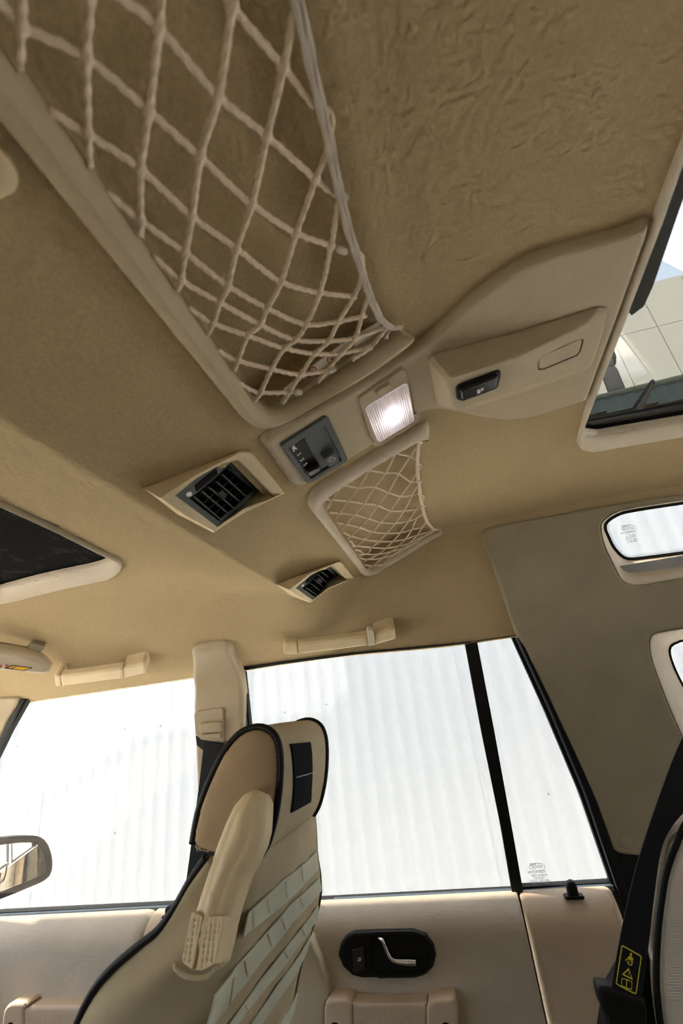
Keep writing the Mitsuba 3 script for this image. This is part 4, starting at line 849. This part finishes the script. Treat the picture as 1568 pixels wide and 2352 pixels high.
class Back(Surf):
    """the rear face of the seat or its headrest: x runs between a near and a far profile in z"""
    def __init__(s, near, far, off, y0, y1, hump):
        n, f = (np.array(sorted(map(tuple, p), key=lambda q: q[2])) for p in (near, far)); s.n, s.fp, s.off, s.y0, s.y1, s.hump = n, f, off, y0, y1, hump
    def f(s, y, z):
        t = np.clip((y - s.y0) / (s.y1 - s.y0), 0, 1)
        return np.interp(z, s.n[:, 2], s.n[:, 0]) * (1 - t) + np.interp(z, s.fp[:, 2], s.fp[:, 0]) * t + s.off + s.hump * np.sin(np.pi * t)
    def F(s, p): return p[..., 0] - s.f(p[..., 1], p[..., 2])
    def uv(s, p): return p[..., 1:]
    def map(s, u, v, h=0.0): return np.stack([s.f(u, v) + h, u, v], -1)
def at_back(px, S):
    px = np.atleast_2d(np.asarray(px, float)); d = np.stack([px[:, 0] - 784, px[:, 1] - 1176, np.full(len(px), FOCAL)], -1) @ RC.T
    t = np.full(len(px), 0.6)
    for _ in range(60):
        p = d * (t / FOCAL)[:, None]; x = S.f(p[:, 1], p[:, 2]); t = 0.5 * t + 0.5 * x / (d[:, 0] / FOCAL)
    return d * (t / FOCAL)[:, None]
def back_plate(px, S, depth, **k): q = S.uv(at_back(px, S)); return slab(q, S, depth, **k)
SBk = lambda o_: Back(bn, bfp, o_, 0.615, YF, 0.008)
SB = SBk(0.0035)
straps = [[(945, 1228), (1120, 1060), (1298, 905), (1300, 1003), (1130, 1180), (915, 1355)],
          [(852, 1548), (1000, 1368), (1160, 1182), (1310, 1045), (1322, 1108), (1165, 1282), (1010, 1480), (880, 1650), (770, 1800), (690, 1900), (735, 1796), (775, 1645)],
          [(845, 1800), (1000, 1580), (1150, 1388), (1304, 1185), (1298, 1258), (1200, 1402), (1060, 1582), (930, 1742), (860, 1840)],
          [(955, 1800), (1100, 1590), (1210, 1440), (1268, 1335), (1248, 1420), (1190, 1540), (1060, 1730), (980, 1850)],
          [(1105, 1800), (1150, 1730), (1200, 1635), (1182, 1720), (1150, 1810), (1100, 1860)]]
for s in straps: add('webbing_strap', back_plate(z5(*s), SB, 0.002, r=0.0006, step=0.006), 'webbing', fs, label='pale grey green webbing strap')
# bar tacks and seam stitching
tacks = []
for a, b in (((1045, 1140), (1050, 1225)), ((1135, 1060), (1140, 1150)), ((1218, 985), (1224, 1060)), ((968, 1210), (972, 1300)), ((925, 1470), (940, 1550)), ((1045, 1330), (1065, 1400)), ((1115, 1245), (1135, 1310)), ((1210, 1150), (1225, 1200)), ((870, 1560), (850, 1700)), ((930, 1700), (955, 1740)), ((1130, 1420), (1150, 1460)), ((1220, 1300), (1235, 1345))):
    p = at_back(z5(a, b), SBk(0.0050)); tacks.append(tube(p, 0.0006, 5))
for t_ in tacks: add('bar_tack', t_, 'thread', fs)
# headrest
hp_px = z5((656, 868), (672, 770), (690, 690), (725, 590), (765, 497), (808, 412), (855, 346), (912, 292), (980, 268), (1036, 276), (1080, 312), (1103, 378), (1109, 460), (1105, 560), (1095, 650), (1080, 735), (1048, 850), (1006, 930))
YN, YFAR = 0.64, 0.858
npf = cr(at(hp_px, plane_y(YN)), 5)
base_ = [at(z5(p), plane_y(YN))[0] for p in ((930, 938), (850, 930), (740, 908), (690, 892))]
full = np.vstack([npf, np.array(base_)]); cH = full.mean(0)
rings = [full + [0, (YFAR - YN) * t, 0] + (full - cH) * [1, 0, 1] * (0.018 * math.sin(math.pi * t)) for t in np.linspace(0, 1, 11)]
add('headrest_cover', ring_loft(rings), 'canvas', fs, smooth=50)
PN = plane_y(YN)
add('headrest_side', slab(PN.uv(full), PN, 0.004, 0.002, dome=0.018, step=0.006), 'brown_canvas', fs, smooth=50)
PFar = Plane([0, YFAR, 0], [0, -1, 0], [1, 0, 0]); PFar.n = np.array([0, 1.0, 0])
add('headrest_side', slab(PN.uv(full), PFar, 0.004, 0.002, dome=0.012, step=0.008), 'canvas', fs, smooth=50)
for y, e in ((YN - 0.001, -0.001), (YFAR + 0.001, 0.001)):
    q = npf.copy(); q[:, 1] = y; add('headrest_piping', tube(q, 0.0046, 9), 'black', fs, smooth=True)
rear = npf[np.argmax(npf[:, 2]):]; rear = rear[rear[:, 0] > rear[0, 0] - 0.001]
prof = rear[np.argsort(rear[:, 2])]
SH = Back(prof, prof, 0.0022, YN, YFAR, 0.0024)
add('velcro_patch', back_plate(z5((1160, 355), (1262, 345), (1272, 490), (1268, 590), (1265, 655), (1165, 710), (1178, 620), (1180, 520)), SH, 0.002, r=0.0006, step=0.005), 'velvet', fs, label='black velcro patch')
add('velcro_crease', tube(at_back(z5((1188, 528), (1215, 520), (1240, 514), (1272, 504)), Back(prof, prof, 0.0030, YN, YFAR, 0.0024)), 0.0007, 5), 'grey_print', fs)
frays = [tube(at(z5((x0, y0), (x0 + dx, y0 + dy), (x0 + 2 * dx + 3, y0 + 2 * dy)), plane_y(0.634)), 0.0004, 4) for x0, y0, dx, dy in ((668, 880, 4, 9), (674, 882, 2, 13), (682, 885, 5, 10), (690, 888, 1, 8), (1010, 930, 6, 10), (1018, 938, -4, 10), (1000, 940, 8, 8))]
stitch = [tube(at(z5((x, y), (x + 12, y + 1)), plane_y(0.626)), 0.0005, 4) for x, y in ((690, 900), (708, 904), (726, 907), (930, 928), (950, 928), (970, 926))]
labels[add('loose_threads', frays + stitch, 'thread', fs)] = {'kind': 'stuff'}
AP = Plane([0, 0.541, -0.25], [0, -1, 0.32], [1, 0, 0])
arm = z5((585, 1475), (612, 1350), (640, 1240), (670, 1140), (703, 1040), (738, 935), (772, 840), (808, 750), (850, 662), (900, 606), (955, 578), (1000, 595), (1016, 640), (1012, 720), (1006, 790), (985, 870), (955, 935), (905, 1025), (878, 1095), (845, 1195), (822, 1275), (800, 1380), (770, 1490), (700, 1545), (630, 1540))
add('side_arm', plate(arm, AP, 0.034, 0.015, nr=8, step=0.006, dome=0.005), 'vent', fs, smooth=60, label='smooth cream plastic side arm')
def dimple(u, v): return -0.0018 * np.clip(np.sin((u + v) * 620) * np.sin((u - v) * 620), 0, 1)
AD = AP.shift(0.0040)
add('grip_pad', plate(z5((650, 1216), (706, 1241), (694, 1310), (655, 1508), (648, 1518), (604, 1482), (598, 1464)), AP.shift(0.0046), 0.016, 0.001, step=0.0014, disp=dimple), 'vent', fs)
add('grip_pad', plate(z5((728, 1241), (805, 1240), (816, 1250), (788, 1400), (768, 1488), (700, 1525), (670, 1516)), AP.shift(0.0052), 0.016, 0.001, step=0.0014, disp=dimple), 'vent', fs)
cl = at(z5((566, 1480), (575, 1515), (620, 1548), (690, 1560), (745, 1545), (780, 1505)), AP.shift(-0.004))
add('arm_collar', tube(cr(cl, 8), 0.0028, 10), 'canvas', fs, smooth=True)
for a in ((895, 1085), (870, 1180), (850, 1290), (830, 1380), (815, 1450)): pass

# front belt
fb = thing('seat_belt', 'dark grey belt hanging from the pillar behind the brown headrest', 'seat belt')
FB = Plane([0, 1.012, 0], [0, -1, 0.12], [1, 0, 0])
add('strap', ribbon(at([(469, 1704), (458, 1800), (441, 1930), (422, 2070), (402, 2230)], FB), at([(514, 1710), (512, 1800), (498, 1930), (478, 2070), (458, 2230)], FB)), 'strap', fb)

# ---------------------------------------------------------------- rear seat and its belt
y5 = Z(1186 / 228, 1340, 1900)
rb = thing('seat_belt', 'wide black rear belt with a yellow warning print at the lower right', 'seat belt')
RB = Plane([0, 0.86, -0.3], [0, -1, 0.10], [1, 0, 0])
add('strap', ribbon(at([(1640, 1590), (1600, 1640), (1557, 1716), (1506, 1850), (1462, 1985), (1432, 2110), (1408, 2240), (1398, 2320)], RB), at([(1720, 1700), (1650, 1770), (1592, 1840), (1540, 1902), (1516, 1960), (1500, 2070), (1491, 2150), (1470, 2320)], RB)), 'strap', rb)
RL = RB.shift(0.0022)
def pic(*pts): return plate(y5(*pts), RL, 0.0004, 0)
fr = y5((450, 1412), (462, 1405), (690, 1535), (694, 1550), (632, 1990), (620, 2003), (395, 1885), (382, 1868)); fi = y5((462, 1432), (470, 1428), (678, 1548), (680, 1560), (622, 1972), (614, 1982), (404, 1872), (396, 1858))
pr1 = [plate(fr, RL, 0.0004, 0, holes=[fi]), pic(*disc_px((565, 1520), 14, 20, 0)), pic((532, 1545), (552, 1535), (578, 1548), (596, 1575), (590, 1600), (545, 1590), (522, 1570)), pic((520, 1600), (545, 1600), (540, 1625), (560, 1650), (545, 1655), (522, 1628)), pic((560, 1605), (590, 1608), (582, 1640), (566, 1660), (558, 1650), (570, 1632)), pic((495, 1588), (520, 1565), (526, 1578), (500, 1600)),
       plate(y5((538, 1680), (590, 1830), (455, 1760)), RL, 0.0004, 0, holes=[y5((538, 1712), (570, 1800), (482, 1756))]), pic((532, 1738), (542, 1740), (538, 1775), (532, 1773)), pic(*disc_px((532, 1785), 5, 5, 0)),
       plate(y5((455, 1800), (515, 1815), (582, 1845), (575, 1945), (510, 1925), (447, 1900)), RL, 0.0004, 0, holes=[y5((462, 1812), (508, 1824), (504, 1912), (455, 1890)), y5((520, 1828), (574, 1852), (568, 1932), (514, 1912))])]
add('warning_print', pr1, 'yellow_print', rb, smooth=False, label='yellow belt warning pictograms')
add('buckle_sleeve', plate(y5((168, 1935), (185, 1905), (215, 1900), (310, 1915), (640, 2015), (740, 2060), (770, 2220), (760, 2600), (260, 2600), (262, 2260), (215, 2150), (185, 2040)), RB.shift(0.004), 0.03, 0.006, corner=0.002), 'black', rb)
rseat = thing('rear_seat', 'cream fabric rear seat edge with black piping at the lower right corner', 'car seat')
RS = plane_y(0.88)
add('side_strip', plate(y5((1400, -260), (1186, -70), (1080, -10), (1000, 50), (955, 120), (925, 230), (890, 450), (850, 800), (805, 1120), (785, 1260), (790, 1380), (820, 1520), (850, 1660), (900, 1600), (960, 640), (1100, 230), (1250, 0), (1400, -120)), RS, 0.05, 0.006), 'cream', rseat)
pp = at(y5((1420, -330), (1290, -150), (1186, 20), (1105, 210), (1025, 420), (968, 640), (928, 900), (897, 1150), (874, 1500), (868, 1800), (882, 2050), (920, 2360), (980, 2600)), plane_y(0.868))
add('piping', tube(cr(pp, 8), 0.0042, 9), 'black', rseat, smooth=True)
add('back_panel', plate(y5((1500, -330), (1330, -150), (1205, 30), (1128, 212), (1045, 425), (988, 642), (948, 900), (917, 1150), (896, 1500), (890, 1800), (904, 2050), (942, 2360), (1000, 2700), (2600, 2700), (2600, -330)), plane_y(0.870), 0.06, 0.012, step=0.012), 'cream', rseat)
add('seat_side', plate(y5((300, 2000), (700, 1300), (790, 1380), (850, 1650), (880, 2050), (990, 2700), (200, 2700)), plane_y(0.90), 0.03, 0.003), 'black', rseat)
